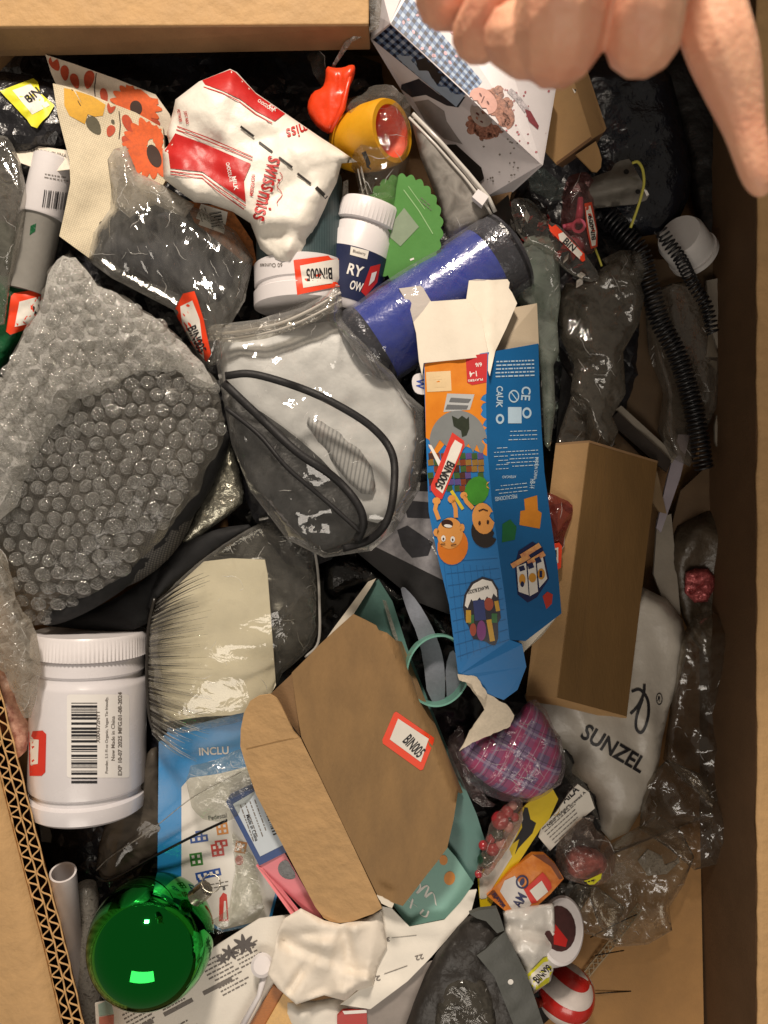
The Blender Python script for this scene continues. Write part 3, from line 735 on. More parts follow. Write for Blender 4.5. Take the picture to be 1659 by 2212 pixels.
duck = M('orange_rubber', '#e4431b', .35, .06, 40, .1, 8, sub=.15)
t = thing('orange_toy', 'orange red rubber toy piece with a forked end, behind the cocoa packet', 'toy', (700, 220, -30))
pillow('toy_body', [(704, 142), (722, 147), (742, 146), (758, 139), (768, 142), (766, 165), (754, 190), (748, 215), (743, 240), (730, 268), (714, 292), (690, 280), (667, 252), (663, 225), (675, 198), (697, 190), (703, 172)], [(735, 143, 15), (670, 230, -10), (714, 290, -5)], 15, duck, t, 6, lambda x, y: 5*np.abs(pn(x/16, y/70, 3))-6*np.exp(-((x-735)/6)**2)*(y < 200), 26, sm=1, wid=20)
tube('toy_ridge', [(762, 144, 24), (750, 190, 30), (740, 235, 27), (714, 286, 16)], [4, 5, 6, 3], duck, t)
t = thing('yellow_toy', 'yellow rubber toy tube with an orange mouth inside a clear bag', 'toy', (800, 300, -40))
yb = M('yellow_rubber', '#d69a17', .4, .08, 40, .1, 8, sub=.1)
body = lathe('toy_body', (742, 318, -60), (848, 283, 38), [(0, 20), (.02, 48), (.25, 62), (.6, 68), (.92, 66), (1.0, 62), (1.0, 52), (.85, 47), (.6, 43), (.59, 5)], yb, t, 48)
lathe('toy_mouth', (812, 295, 3), (848, 283, 37.5), [(0, 42), (.1, 46), (.95, 52.5), (.4, 41), (.1, 20)], M('orange_mouth', '#f2552e', .5, .06, 20, .1, 5, sub=.1), t, 48)
decal('black_stripe', [[(781, 330), (790, 326), (800, 350), (802, 366), (794, 370), (790, 350)]], body, ink, t, 1)
pillow('clear_bag', [(742, 214), (790, 200), (800, 188), (842, 180), (856, 190), (884, 215), (890, 260), (886, 330), (872, 385), (866, 432), (838, 446), (800, 458), (775, 440), (776, 400), (752, 345), (735, 270)], -20, 78, film('toy_bag_film', '#f2f0ea', .035, '#d8d4cc', .05, 18, .6, 1.5), t, 9, lambda x, y: crumple(x, y, 9, 60, 41), 30)
tube('bag_seam', [(773, 365, 40), (782, 410, 38), (797, 455, 36)], 1.6, milky, t)
tube('bag_seam', [(780, 360, 40), (790, 405, 38), (803, 450, 36)], 1.6, milky, t)

# printed children's carton at the top
t = thing('printed_carton', 'white carton printed with a curly haired child in a blue checked shirt', 'box', (1000, 230, -60))
A, B, C_, D_ = (843, 50, 60), (1169, 355, 95), (1197, 190, 70), (900, -70, 40)
pmat = M('printed_white_card', '#d6d0d2', .4, .05, 80, .06, 6)
up = board('carton_front', [[A, B, C_, (1040, -60, 50), D_]], 4, pmat, t)
E, Fp = (1045, 428, -40), (800, 84, -50)
dn = board('carton_side', [[A, Fp, (885, 225, -45), E, (1104, 414, -20), B]], 4, pmat, t)
board('carton_end', [[B, (1104, 414, -20), (1130, 330, -120), C_]], 4, pmat, t)
board('end_flap', [[(800, 84, -46), (843, 50, 61), (880, -40, 30), (822, -30, 20), (808, 30, -10)]], 3, pmat, t)
def chk(q, nu, nv, target, m1, m2, mb, seed):
    f = quadmap(q); a, b2 = [], []
    decal('shirt_cloth', [[f(0, 0), f(1, 0), f(1, 1), f(0, 1)]], target, mb, t, .7, 20)
    for i in range(nu):
        for j in range(nv):
            P = [f((i+e[0])/nu, (j+e[1])/nv) for e in ((0, 0), (1, 0), (1, 1), (0, 1))]
            if i % 2 == 0 and j % 2 == 0: a.append(P)
            elif i % 2 == 0 or j % 2 == 0: b2.append(P)
    decal('shirt_check', a, target, m1, t, 1.2, 0); decal('shirt_check', b2, target, m2, t, 1.2, 0)
navy = M('navy_print', '#141a30', .45, .15, 20, 0); mid = M('blue_print', '#566f95', .45, .1, 20, 0); pale = M('pale_blue_print', '#a3b6cc', .45, .08, 20, 0)
chk([(845, 50), (1016, 207), (1042, 176), (882, -12)], 26, 8, up, navy, mid, pale, 1)
chk([(844, 54), (1006, 203), (985, 232), (806, 86)], 26, 7, dn, navy, mid, pale, 2)
decal('printed_sleeve', [[(858, 186), (905, 170), (950, 205), (1005, 210), (990, 232), (965, 228), (920, 205), (890, 210)]], dn, M('dark_print', '#1b1d28', .45, .2, 12, 0), t, 1.5)
decal('printed_shadow', [[(898, 130), (930, 122), (960, 150), (948, 180), (908, 165)]], dn, M('dark_grey_print', '#2e2a2a', .45, .2, 12, 0), t, 1.6)
hair = M('curly_hair_print', '#6b3f35', .5, .5, 7, 0, hex2='#a3705c'); skin_p = M('printed_skin', '#c9978a', .45, .14, 20, 0)
def curls(cx, cy, rx, ry, n, seed):
    r = random.Random(seed); return [ell(cx+rx*math.cos(a)*r.uniform(.75, 1.05), cy+ry*math.sin(a)*r.uniform(.75, 1.05), r.uniform(7, 13), r.uniform(6, 10), r.uniform(0, 180), 9) for a in [k*2*math.pi/n for k in range(n)]]
decal('printed_hair', [ell(1066, 240, 34, 52, -52, 26)]+curls(1066, 238, 36, 44, 20, 3), up, hair, t, 1.2)
decal('printed_face', [ell(1044, 218, 24, 34, -48)], up, skin_p, t, 2.2)
decal('printed_features', [ell(1038, 205, 5, 2, 60, 8), ell(1054, 222, 5, 2, 60, 8), stroke([(1028, 222), (1031, 232), (1040, 238)], 3), stroke([(1046, 208), (1040, 222)], 2)], up, M('face_ink', '#5a2a26', .5, .1, 10, 0), t, 3, 0)
decal('printed_hair', [ell(1054, 268, 30, 34, 20, 24)]+curls(1050, 268, 34, 32, 14, 5), dn, hair, t, 1.2)
decal('printed_face', [ell(1040, 246, 22, 30, -30)], dn, M('printed_skin_grey', '#a89a92', .45, .14, 20, 0), t, 2.2)
decal('printed_features', [ell(1032, 246, 5, 2, 40, 8), ell(1040, 262, 5, 2, 40, 8)], dn, M('face_ink', '#5a2a26', .5, .1, 10, 0), t, 3, 0)
gp = M('grey_print', '#8d8684', .45, .12, 20, 0); gd = M('black_hair_print', '#1d1815', .5, .3, 10, 0)
decal('printed_figure', [[(895, 220), (925, 215), (960, 240), (965, 262), (985, 292), (1000, 312), (960, 300), (920, 265)]], dn, gp, t, 1.0)
decal('printed_hair', [[(965, 312), (985, 312), (1010, 335), (1040, 362), (1046, 385), (1030, 400), (1005, 385), (975, 345)]], dn, gd, t, 1.3)
sp = []; rr = random.Random(4)
for i in range(34):
    sp.append(ell(rr.uniform(1085, 1190), rr.uniform(185, 345), rr.uniform(1.5, 3.2), rr.uniform(1.2, 2.5), rr.uniform(0, 180), 7))
decal('printed_confetti', sp, up, M('confetti_print', '#a35a62', .5, .4, 20, 0), t, 1, 0)
sp = [ell(rr.uniform(1040, 1120), rr.uniform(300, 400), rr.uniform(1.5, 3.2), rr.uniform(1.2, 2.5), 0, 7) for i in range(22)]
decal('printed_confetti', sp, dn, grey_ink, t, 1, 0)
sp = [ell(rr.uniform(860, 1000), rr.uniform(30, 160), rr.uniform(3, 5), rr.uniform(2.5, 4), rr.uniform(0, 90), 8) for i in range(26)]
decal('printed_confetti', sp, up, M('pale_confetti_print', '#d3aab4', .5, .3, 20, 0), t, 1.9, 0)
decal('printed_tassel', [stroke([(1100, 195), (1120, 215), (1138, 240)], 13)], up, M('grey_pattern_print', '#5a5660', .5, .6, 6, 0, hex2='#b0a8ac'), t, 1.2)
decal('printed_tassel', [[(1134, 236), (1146, 240), (1164, 272), (1162, 280), (1142, 262)]], up, M('maroon_print', '#7d2a33', .5, .2, 6, 0), t, 1.3)
# thin clear sheet folded between flap and carton
o = slab('clear_sheet', [(795, -20), (826, -20), (822, 30), (818, 60), (760, 90), (725, 140), (705, 200), (712, 150), (745, 90), (800, 55)], [(800, -20, 70), (818, 60, 30), (705, 200, -40)], 2, milky, None, 10, lambda x, y: crumple(x, y, 5, 40, 3), True)
tag(o, 'thin cloudy plastic sheet folded between the top flap and the printed carton', 'plastic sheet')
o = pillow('clear_bag', [(660, 112), (700, 108), (706, 160), (700, 205), (690, 180), (672, 150)], -40, 10, clear_dark, None, 9, lambda x, y: crumple(x, y, 6, 30, 4), 10)
tag(o, 'scrap of clear plastic hanging in the dark behind the orange toy', 'bag')

# slider bag
t = thing('slider_bag', 'flat cloudy zip bag with a white slider, leaning on the printed carton', 'bag', (970, 400, 20))
pillow('bag_body', [(884, 246), (900, 254), (960, 318), (1050, 425), (1062, 462), (1040, 490), (1000, 512), (966, 520), (948, 440), (908, 340)], [(884, 246, 5), (1062, 462, 10), (940, 545, -40)], 22, film('slider_bag_film', '#d9d7d4', .48, '#bdb8b1', .2, 60, .1, 1.0, None, 0, .15, .12, 50), t, 10, lambda x, y: folds(x, y, 9, 51, 12, None, 50), 10, sm=0)
tube('zip_strip', [(892, 246, 22), (950, 305, 26), (1010, 372, 30), (1056, 428, 30), (1070, 458, 26)], 4.5, M('clear_zip_strip', '#c9c5be', .25, .05, 30, .1, 8), t)
tube('zip_strip', [(884, 254, 20), (942, 314, 24), (1002, 382, 28), (1048, 440, 28), (1062, 464, 24)], 3.0, M('clear_zip_strip', '#c9c5be', .25, .05, 30, .1, 8), t)
board('zip_slider', [[(1020, 425, 42), (1033, 408, 42), (1056, 424, 42), (1042, 444, 42)]], 16, white_plastic, t)
# dark board below the slider bag
o = slab('grey_sleeve', [(1040, 470), (1098, 420), (1120, 520), (1080, 560), (1060, 520)], -80, 10, M('grey_sleeve_plastic', '#55524f', .4, .1, 40, .1, 8), None)
tag(o, 'narrow grey plastic sleeve between the slider bag and the red foil bits', 'sleeve')

# green scalloped card
t = thing('green_card', 'translucent green card with a scalloped edge beside the white ribbed jar', 'card', (890, 500, -30))
gc = (868, 492); P = []
for k in range(240):
    a = 2*math.pi*k/240; r = 88+7*abs(math.sin(13*a)); P.append((gc[0]+r*.95*math.cos(a), gc[1]+r*1.24*math.sin(a)))
g = slab('card_body', P, [(868, 380, 30), (955, 490, 40), (860, 610, 0)], 5, M('green_plastic_card', '#578f4a', .35, .06, 60, .06, 10), t, 0)
decal('card_highlight', [stroke([(872, 410), (905, 455), (935, 505)], 2), stroke([(882, 402), (918, 452)], 1.5)], g, M('pale_green_highlight', '#9cc38c', .4, .05, 20, 0), t, .8, 20)  # pale strokes painted as highlights on the card
decal('code_panel', [[(873, 449), (905, 490), (865, 532), (842, 512), (850, 478)]], g, M('code_patch', '#8a9a82', .5, .1, 30, 0), t, .8, 20)
lines(t, g, 920, 440, 34, 2, 6, 40, 1.6, 3)
decal('white_fleck', [rect(890, 560, 9, 4, -20)], g, white_ink, t, .8, 0)

# two supplement tubs
t = thing('ribbed_cap_jar', 'white ribbed cap jar with a navy label, partly under a clear film', 'jar', (800, 540, -30))
a, b = (804, 444, -16), (744, 672, -40)
lathe('jar_cap', a, b, [(0, 54), (0, 63), (.03, 67), (.19, 67), (.20, 64)], white_plastic, t, 96, (2, 3, .012))
jb = lathe('jar_body', a, b, [(.2, 56), (.23, 62), (.30, 63), (.32, 66), (.95, 66), (1, 58)], white_plastic, t, 64)
nv = lathe('jar_label', a, b, [(.46, 64), (.46, 67), (.92, 67), (.92, 64)], M('navy_label', '#20284a', .4, .1, 40, .05, 8), t, 64)
text('label_lettering', [('RY', 768, 584, 34, 24, 16), ('OW', 770, 618, 28, 20, 16)], nv, white_ink, t, 1)
decal('red_mark', [[(800, 576), (822, 570), (815, 610), (790, 640), (780, 630)]], nv, red_ink, t, 1)
decal('white_mark', [[(803, 590), (814, 586), (808, 606), (796, 618)]], nv, white_ink, t, 1.6)
decal('white_panel', [[(758, 532), (797, 542), (793, 560), (756, 550)]], nv, label_white, t, 1); text('label_lettering', [('Blueberry', 776, 546, 28, 8, 15)], nv, grey_ink, t, 1.7)
t = thing('teal_tub', 'dark teal tub with a white base lid and an upside down orange bin sticker', 'tub', (652, 540, -30))
a, b = (646, 380, -30), (653, 668, -30)
lathe('tub_body', a, b, [(0, 80), (.03, 92), (.70, 96), (.705, 90)], gridmat('teal_ribbed_label', '#3a4d50', [(0, 5, 0, .3, '#22343a', .6)], 0, .5), t, 72)
wl = lathe('tub_lid', a, b, [(.68, 96), (.69, 101), (.84, 101), (.85, 98), (.88, 98), (.89, 103), (.99, 103), (1, 95)], white_plastic, t, 72)
text('lid_lettering', [('60 Ounces', 586, 573, 48, 9, 178)], wl, grey_ink, t, 1)
sticker(t, wl, 694, 592, 112, 74, 177, 'BIN005', None, [(634, 562), (742, 548), (748, 560), (749, 616), (700, 625), (642, 637)], [(648, 574), (745, 556), (746, 607), (655, 622)], tw=.62, tofs=.04, th=.36, lift=2.6)
o = slab('clear_sleeve', [(742, 392), (752, 388), (752, 560), (740, 590), (734, 500)], 10, 4, milky, None, 14)
tag(o, 'narrow clear plastic sleeve standing between the teal tub and the white jar', 'sleeve')

# blue roll in plastic wrap
t = thing('blue_roll', 'bright blue rolled mat with black ends, wrapped in shiny clear plastic', 'roll', (930, 660, -90))
a, b = (795, 750, -25), (1078, 560, -25)
lathe('roll_body', a, b, [(0, 70), (0, 88), (1, 88), (1, 70)], M('royal_blue_wrap', '#2c3f9e', .25, .1, 60, .2, 40, coat=.4), t, 64)
lathe('black_end', a, b, [(.9, 86), (.93, 91), (1.06, 92), (1.09, 84), (1.1, 40), (1.08, 10)], black_film, t, 64)
lathe('black_end', a, b, [(-.09, 60), (-.06, 86), (-.02, 93), (.03, 93), (.05, 88)], black_film, t, 64)
lathe('wrap_film', a, b, [(-.1, 70), (-.06, 91), (0, 95), (1.0, 94), (1.08, 90), (1.12, 60)], film('roll_wrap', '#f4f4f8', .05, '#cfd2e0', .08, 60, .35, 1.6), t, 64)
o = tag(slab('dark_cushion', [(905, 790), (1000, 660), (1130, 580), (1125, 760), (960, 830)], -140, 60, black_cloth, None, 20, lambda x, y: crumple(x, y, 8, 60, 3), True), 'black cloth wedge below the blue roll, behind the toy carton flaps', 'cloth')

# white numbered badge by the carton
t = thing('white_badge', 'small round white badge with a blue letter W at the toy carton edge', 'badge', (905, 830, 10))
bd = slab('badge_body', [(889, 826), (892, 812), (902, 806), (925, 806), (925, 852), (905, 852), (894, 845)], 46, 5, white_plastic, t, 0, sm=1)
text('badge_letter', [('W', 908, 829, 22, 18, 95)], bd, M('blue_ink', '#2a4aa8', .5, .1, 10, 0), t, .8)
# ------------------------------------------------------------------ bubble wrap over a round dark mesh part
t = thing('bubble_wrapped_disc', 'large dark round mesh disc wrapped in clear bubble wrap', 'wrapped part', (230, 1000, -120))
mesh_m = gridmat('grey_mesh', '#5a5651', [(0, 5, 0, .35, '#1a1a1a', .8), (1, 5, 0, .35, '#1a1a1a', .8)], 20, .6)
disc = pillow('mesh_disc', ell(185, 1045, 248, 240, -20, 40), lambda x, y: -25+0*x, 50, mesh_m, t, 18, None, 60, sm=0, wid=200)
rimp = [(492, 925), (500, 950), (462, 1050), (395, 1150), (300, 1250), (215, 1310), (130, 1350), (80, 1352), (110, 1300), (200, 1230), (300, 1150), (390, 1040), (440, 960)]
pillow('black_rim', rimp, -20, 26, black_cloth, t, 12, lambda x, y: soft(x, y, 3, 40, 2), 60, sm=2)
pillow('black_collar', [(75, 1350), (150, 1330), (240, 1300), (330, 1240), (420, 1120), (440, 1180), (400, 1220), (330, 1300), (318, 1360), (200, 1362)], -80, 16, M('deep_black_cloth', '#0e0e10', .85, .2, 20, .3, 4), t, 14, None, 40)
bwo = [(138, 550), (150, 548), (166, 560), (210, 612), (280, 648), (340, 688), (400, 745), (440, 785), (468, 825), (480, 880), (488, 940), (455, 1000), (430, 1058), (382, 1118), (330, 1182), (268, 1250), (218, 1288), (150, 1330), (90, 1345), (62, 1352), (35, 1300), (0, 1200), (-40, 1120), (-40, 830), (2, 812), (40, 740), (88, 660), (100, 590)]
bwz = lambda x, y: 22-70*np.clip((y-1050)/320, 0, 1)**2-40*np.clip((850-y)/320, 0, 1)**2
bwb = film('bubble_sheet', '#eceae6', .09, '#d6d2ca', .1, 14, .5, 1.4, None, 2.0, .1, .12)
sheet = pillow('wrap_sheet', rough_poly(bwo, 14, 5, 3), bwz, 48, bwb, t, 12, lambda x, y: soft(x, y, 8, 80, 61)+crumple(x, y, 3, 40, 62), 15, wid=140, sm=0)
fold_o = [(138, 552), (166, 560), (210, 614), (280, 650), (340, 690), (400, 748), (440, 788), (462, 828), (440, 850), (380, 800), (300, 800), (240, 835), (160, 870), (110, 930), (70, 1000), (30, 1100), (-40, 1150), (-40, 835), (4, 815), (42, 742), (90, 662), (102, 592)]
fold = pillow('wrap_fold', rough_poly(fold_o, 14, 5, 6), lambda x, y: bwz(x, y)+50, 16, film('bubble_sheet_milky', '#f0f0ec', .30, '#eeece8', .08, 9, 1.0, 2.0, None, 6.0, .25, .8), t, 10, lambda x, y: crumple(x, y, 12, 38, 66)+folds(x, y, 12, 67, 22), 6, wid=60, sm=0)
bubf = film('bubble_film', '#f8f8f6', .05, '#ecebe6', .06, 9, .7, 3.6, None, 0, .5, 0)
def bubble_mesh(seed):
    r = random.Random(seed); V, F = [], []; sg = 11
    prof = [(1.0, 0), (1.0, .45), (.9, .78), (.62, .95), (.25, 1.0)]
    ph = [r.uniform(0, 6.28) for _ in range(5)]
    for j, (q, h) in enumerate(prof):
        for i in range(sg):
            a = 2*math.pi*i/sg; k = 1+.05*math.sin(2*a+ph[0])+.03*math.sin(5*a+ph[1]*j)
            dent = 1-.25*max(0, math.sin(a+ph[2]))*(j > 1)*r.uniform(.3, 1)
            V.append((q*k*math.cos(a)+r.uniform(-.05, .05), q*k*math.sin(a)+r.uniform(-.05, .05), h*dent+(j > 0)*r.uniform(-.14, .12)))
    for j in range(4):
        for i in range(sg): F.append((j*sg+i, j*sg+(i+1) % sg, (j+1)*sg+(i+1) % sg, (j+1)*sg+i))
    F.append(tuple(4*sg+i for i in range(sg)))
    me = bpy.data.meshes.new('bubble'); me.from_pydata(V, [], F); me.materials.append(bubf); me.polygons.foreach_set('use_smooth', [False]*len(F)); return me
bms = [bubble_mesh(k) for k in range(14)]
tr = tree_of([sheet, fold]); nb = 0; A_ = np.array(bwo); rr = random.Random(5); left_over = []
y = 560; row = 0
while y < 1345:
    x = -20+(row % 2)*17.5
    while x < 490:
        xx, yy = x+rr.uniform(-4, 4)+6*math.sin(y/60.), y+rr.uniform(-4, 4)+9*math.sin(x/70.)
        x += 35
        if not inside(np.array([xx]), np.array([yy]), A_)[0] or edge_dist(np.array([xx]), np.array([yy]), A_)[0] < 10: continue
        d = (W(xx, yy, 0)-CAMP).normalized(); h = tr.ray_cast(CAMP, d)
        if h[0] is None: continue
        n = h[1] if h[1].z > 0 else -h[1]
        n = (n+Vector((0, 0, .5))+Vector((rr.uniform(-.25, .25), rr.uniform(-.25, .25), 0))).normalized()
        k = (H-h[0].z/U)/H
        rad = rr.uniform(14, 18.5)*k*U
        if nb >= 300: continue
        b = bpy.data.objects.new('bubble', bms[(nb*5) % 14]); TOP.objects.link(b); b.parent = t
        b.rotation_mode = 'QUATERNION'; b.rotation_quaternion = n.to_track_quat('Z', 'Y') @ Quaternion((0, 0, 1), rr.uniform(0, 6.28))
        b.scale = (rad, rad*rr.uniform(.88, 1), rad*rr.uniform(.5, .85)); b.location = h[0]-parent_loc(t)
        nb += 1
    y += 30.5; row += 1

# ------------------------------------------------------------------ big clear zip bag with a clear visor and black elastic bands
t = thing('zip_bag', 'big clear zip bag holding a clear visor edged with black piping', 'bag', (690, 900, -100))
zp = lambda x, y: -30-30*((x-690)/230)**2
inner = pillow('grey_liner', [(462, 740), (560, 722), (640, 705), (735, 690), (800, 760), (884, 860), (908, 960), (862, 1100), (800, 1140), (700, 1060), (600, 960), (480, 850)], -10, 34, M('pale_grey_lining', '#d6d8d8', .45, .1, 60, .15, 20), t, 14, lambda x, y: soft(x, y, 8, 90, 71), 30, wid=110)
rib = pillow('ribbed_panel', [(650, 895), (710, 915), (800, 990), (815, 1070), (770, 1065), (700, 975)], 24, 10, gridmat('ribbed_white', '#b4b5b4', [(0, 9, 0, .4, '#787a7c', .7)], 10, .5), t, 12, None, 10)
dk = pillow('dark_pouch', [(486, 850), (545, 876), (630, 935), (715, 1010), (790, 1110), (770, 1166), (690, 1196), (622, 1160), (545, 1060), (502, 960)], 20, 18, M('dark_fabric', '#1d1f21', .5, .3, 30, .5, 8), t, 12, lambda x, y: crumple(x, y, 12, 70, 73, 60, 2), 40)
pipe = M('black_piping', '#141315', .6, .2, 8, .4, 3)
def strap(name, pts, wd, mat, parent, th=6, over=None):
    P = curve(pts, 7); V, F = [], []
    if over is not None:
        tr_ = tree_of(over); Q = []
        for p in P:
            h = onto(tr_, p[0], p[1], 0); Q.append((p[0], p[1], h.z/U+1.5 if h is not None else p[2]))
        zs = [q[2] for q in Q]; P = [(Q[i][0], Q[i][1], max(zs[max(0, i-2):i+3])) for i in range(len(Q))]
    for i in range(len(P)):
        a, b = P[max(i-1, 0)], P[min(i+1, len(P)-1)]; L = math.hypot(b[0]-a[0], b[1]-a[1])+1e-6; nx, ny = -(b[1]-a[1])/L, (b[0]-a[0])/L
        x, y, z = P[i][:3]; q = wd/2
        V += [W(x-nx*q, y-ny*q, z), W(x, y, z+th), W(x+nx*q, y+ny*q, z)]
    for i in range(len(P)-1):
        for k in range(2): a = i*3+k; F.append((a, a+1, a+4, a+3))
    o = link_mesh(name, V, F, mat, parent); m = o.modifiers.new('thickness', 'SOLIDIFY'); m.thickness = 2*U; return o
zbag = pillow('bag_film', [(450, 703), (560, 690), (640, 660), (728, 610), (738, 640), (738, 690), (800, 740), (880, 850), (915, 880), (918, 960), (905, 1060), (850, 1150), (800, 1190), (700, 1205), (620, 1165), (540, 1060), (500, 960), (470, 800)], 26, 36,
              film('zip_bag_film', '#fbfaf8', .04, '#eeece8', .06, 60, .12, 2.0, None, 0, .25, .55), t, 9, lambda x, y: folds(x, y, 16, 81, 34)+crumple(x, y, 3, 60, 82)+soft(x, y, 5, 90, 3), 40, wid=55, sm=0)
strap('elastic_band', [(486, 812, 64), (545, 808, 70), (640, 835, 74), (720, 870, 74), (800, 920, 72), (845, 975, 68), (852, 1040, 64), (838, 1120, 54), (800, 1165, 42), (740, 1185, 30)], 17, pipe, t, 2.5, over=zbag)
strap('elastic_band', [(482, 826, 56), (560, 900, 70), (640, 975, 74), (720, 1030, 72), (770, 1085, 62), (785, 1130, 48), (770, 1172, 32)], 18, pipe, t, 2.5, over=zbag)
strap('elastic_band', [(486, 880, 48), (560, 940, 58), (620, 1010, 58), (690, 1070, 48), (780, 1150, 32)], 10, pipe, t, 2.5, over=zbag)
tube('zip_strip', curve([(450, 722, 36), (520, 716, 44), (600, 700, 50), (670, 670, 52), (736, 632, 46)], 6), 3.4, M('clear_zip_strip', '#c9c5be', .25, .05, 30, .1, 8), t)
tube('zip_strip', curve([(450, 736, 38), (530, 728, 46), (610, 710, 52), (680, 680, 54), (738, 648, 46)], 6), 2.6, M('clear_zip_strip', '#c9c5be', .25, .05, 30, .1, 8), t)
pillow('bag_lip', [(450, 700), (520, 702), (600, 690), (670, 655), (728, 610), (736, 630), (738, 668), (690, 690), (620, 720), (540, 738), (452, 740)], 44, 8, film('zip_lip_film', '#e9e7e2', .20, '#cbc6bd', .12, 24, .4, 1.2), t, 10, lambda x, y: crumple(x, y, 5, 60, 83, -20, 2), 5)
# silver foil pouch showing between wrap and zip bag
o = pillow('foil_pouch', [(488, 948), (500, 960), (520, 1020), (530, 1080), (500, 1110), (420, 1165), (386, 1180), (430, 1090), (462, 1020)], -45, 16, M('crinkled_foil', '#b9b6a6', .22, .2, 14, .8, 9, metal=.85), None, 9, lambda x, y: crumple(x, y, 8, 34, 91), 20)
tag(o, 'crinkled silver foil pouch between the bubble wrap and the zip bag', 'pouch')
o = pillow('dark_bag', [(486, 860), (550, 830), (620, 960), (700, 1100), (740, 1200), (640, 1240), (560, 1150), (500, 1000)], -60, 20, black_film, None, 12, lambda x, y: crumple(x, y, 14, 60, 92, 55, 2), 40)
tag(o, 'shiny black bag under the lower left of the zip bag', 'bag')

# ------------------------------------------------------------------ flattened toy carton with white inner flaps
t = thing('toy_carton', 'torn open blue and orange building toy carton with white inner flaps', 'box', (1050, 1100, 0))
blue = M('blue_print_card', '#1673b8', .5, .05, 90, .06, 8); blue_d = M('blue_print_card_shaded', '#12619c', .4, .05, 90, .06, 8)  # side blue is darkened: that panel's shade is in the colour
A, B = (915, 783, 70), (1055, 761, 100)
lf = [A, B, (1050, 860, 103), (1052, 960, 102), (1062, 1080, 100), (1078, 1200, 96), (1092, 1300, 90), (1101, 1382, 82)]
le_ = [(990, 1459, 52), (970, 1306, 60), (946, 1206, 64), (926, 1106, 66), (920, 946, 68), (916, 815, 70)]
V2 = [lf[1:], [B]]
faces = []
L_, R_ = lf[1:], [(915, 783, 70)]+le_[::-1]
L_ = lf[1:]
for i in range(6):
    faces += [[L_[i], L_[i+1], R_[i+1]], [L_[i], R_[i+1], R_[i]]]
card = board('front_panel', [f for f in faces if len(set(f)) == 3], 5, blue, t)
rp_r = [(1163, 742, 40), (1166, 850, 38), (1170, 930, 36), (1176, 1020, 34), (1188, 1110, 32), (1204, 1220, 30), (1213, 1325, 28)]
faces = []
Lr = [(1055, 761, 100.2)]+[(p[0], p[1], p[2]+.1) for p in lf[2:]]
for i in range(6): faces += [[Lr[i], Lr[i+1], rp_r[i+1]], [Lr[i], rp_r[i+1], rp_r[i]]]
faces.append([Lr[6], (1135, 1385, 60), rp_r[6]])
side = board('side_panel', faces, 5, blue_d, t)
bt = board('bottom_tab', [[(990, 1459, 52.5), (1101, 1382, 82), (1128, 1392, 72)], [(990, 1459, 52.5), (1128, 1392, 72), (1137, 1440, 60), (1118, 1490, 50), (1088, 1512, 46), (1054, 1500, 46), (1022, 1464, 50)]], 4, blue, t)
board('inner_corner', [[(1205, 1330, 22), (1170, 1375, 26), (1135, 1405, 20), (1100, 1445, 20), (1105, 1400, 26), (1160, 1350, 26)]], 3, white_card, t)
slab('inner_flap', [(862, 623), (908, 617), (914, 622), (931, 651), (1007, 646), (1040, 690), (1054, 761), (1056, 800), (1052, 770), (915, 784), (912, 812), (905, 780), (899, 720), (885, 665)], [(862, 623, 58), (1007, 646, 82), (1054, 761, 99), (915, 783, 76)], 5, white_card, t, 12, lambda x, y: 5*np.exp(-((x-985-(y-700)*.2)/25)**2), True)
slab('inner_flap', [(1007, 648), (1013, 606), (1030, 603), (1064, 605), (1096, 603), (1101, 610), (1099, 622), (1106, 632), (1117, 655), (1094, 708), (1070, 758), (1058, 812), (1054, 800), (1055, 764), (1040, 690)], [(1007, 648, 80), (1117, 655, 62), (1055, 780, 103)], 5, white_card, t, 12, lambda x, y: 4*np.exp(-((x-1063)/5)**2), True)
board('back_flap', [[(1090, 668, 30), (1160, 655, 30), (1164, 744, 38), (1072, 760, 60), (1075, 700, 40)]], 5, M('shaded_back_card', '#b7a78f', .7, .05, 50, .15, 4), t)  # white flap, its shade painted in as a beige grey
torn_o = rough_poly([(1004, 1462), (1032, 1466), (1040, 1492), (1054, 1500), (1092, 1520), (1112, 1545), (1102, 1570), (1060, 1588), (1020, 1604), (994, 1622), (1012, 1585), (1046, 1535), (1040, 1518), (1026, 1498), (1010, 1480)], 7, 2.5, 3)
slab('torn_flap', torn_o, [(1004, 1462, 50), (1112, 1545, 46), (994, 1622, 30)], 4, torn, t, 8, lambda x, y: soft(x, y, 3, 25, 3), True)
slab('torn_edge', rough_poly([(988, 1455), (1030, 1462), (1052, 1498), (1046, 1512), (1030, 1500), (1018, 1478), (992, 1470)], 6, 2, 5), [(988, 1455, 56), (1052, 1498, 55), (1018, 1478, 56)], 3, torn, t, 7, lambda x, y: soft(x, y, 3, 15, 8), True)
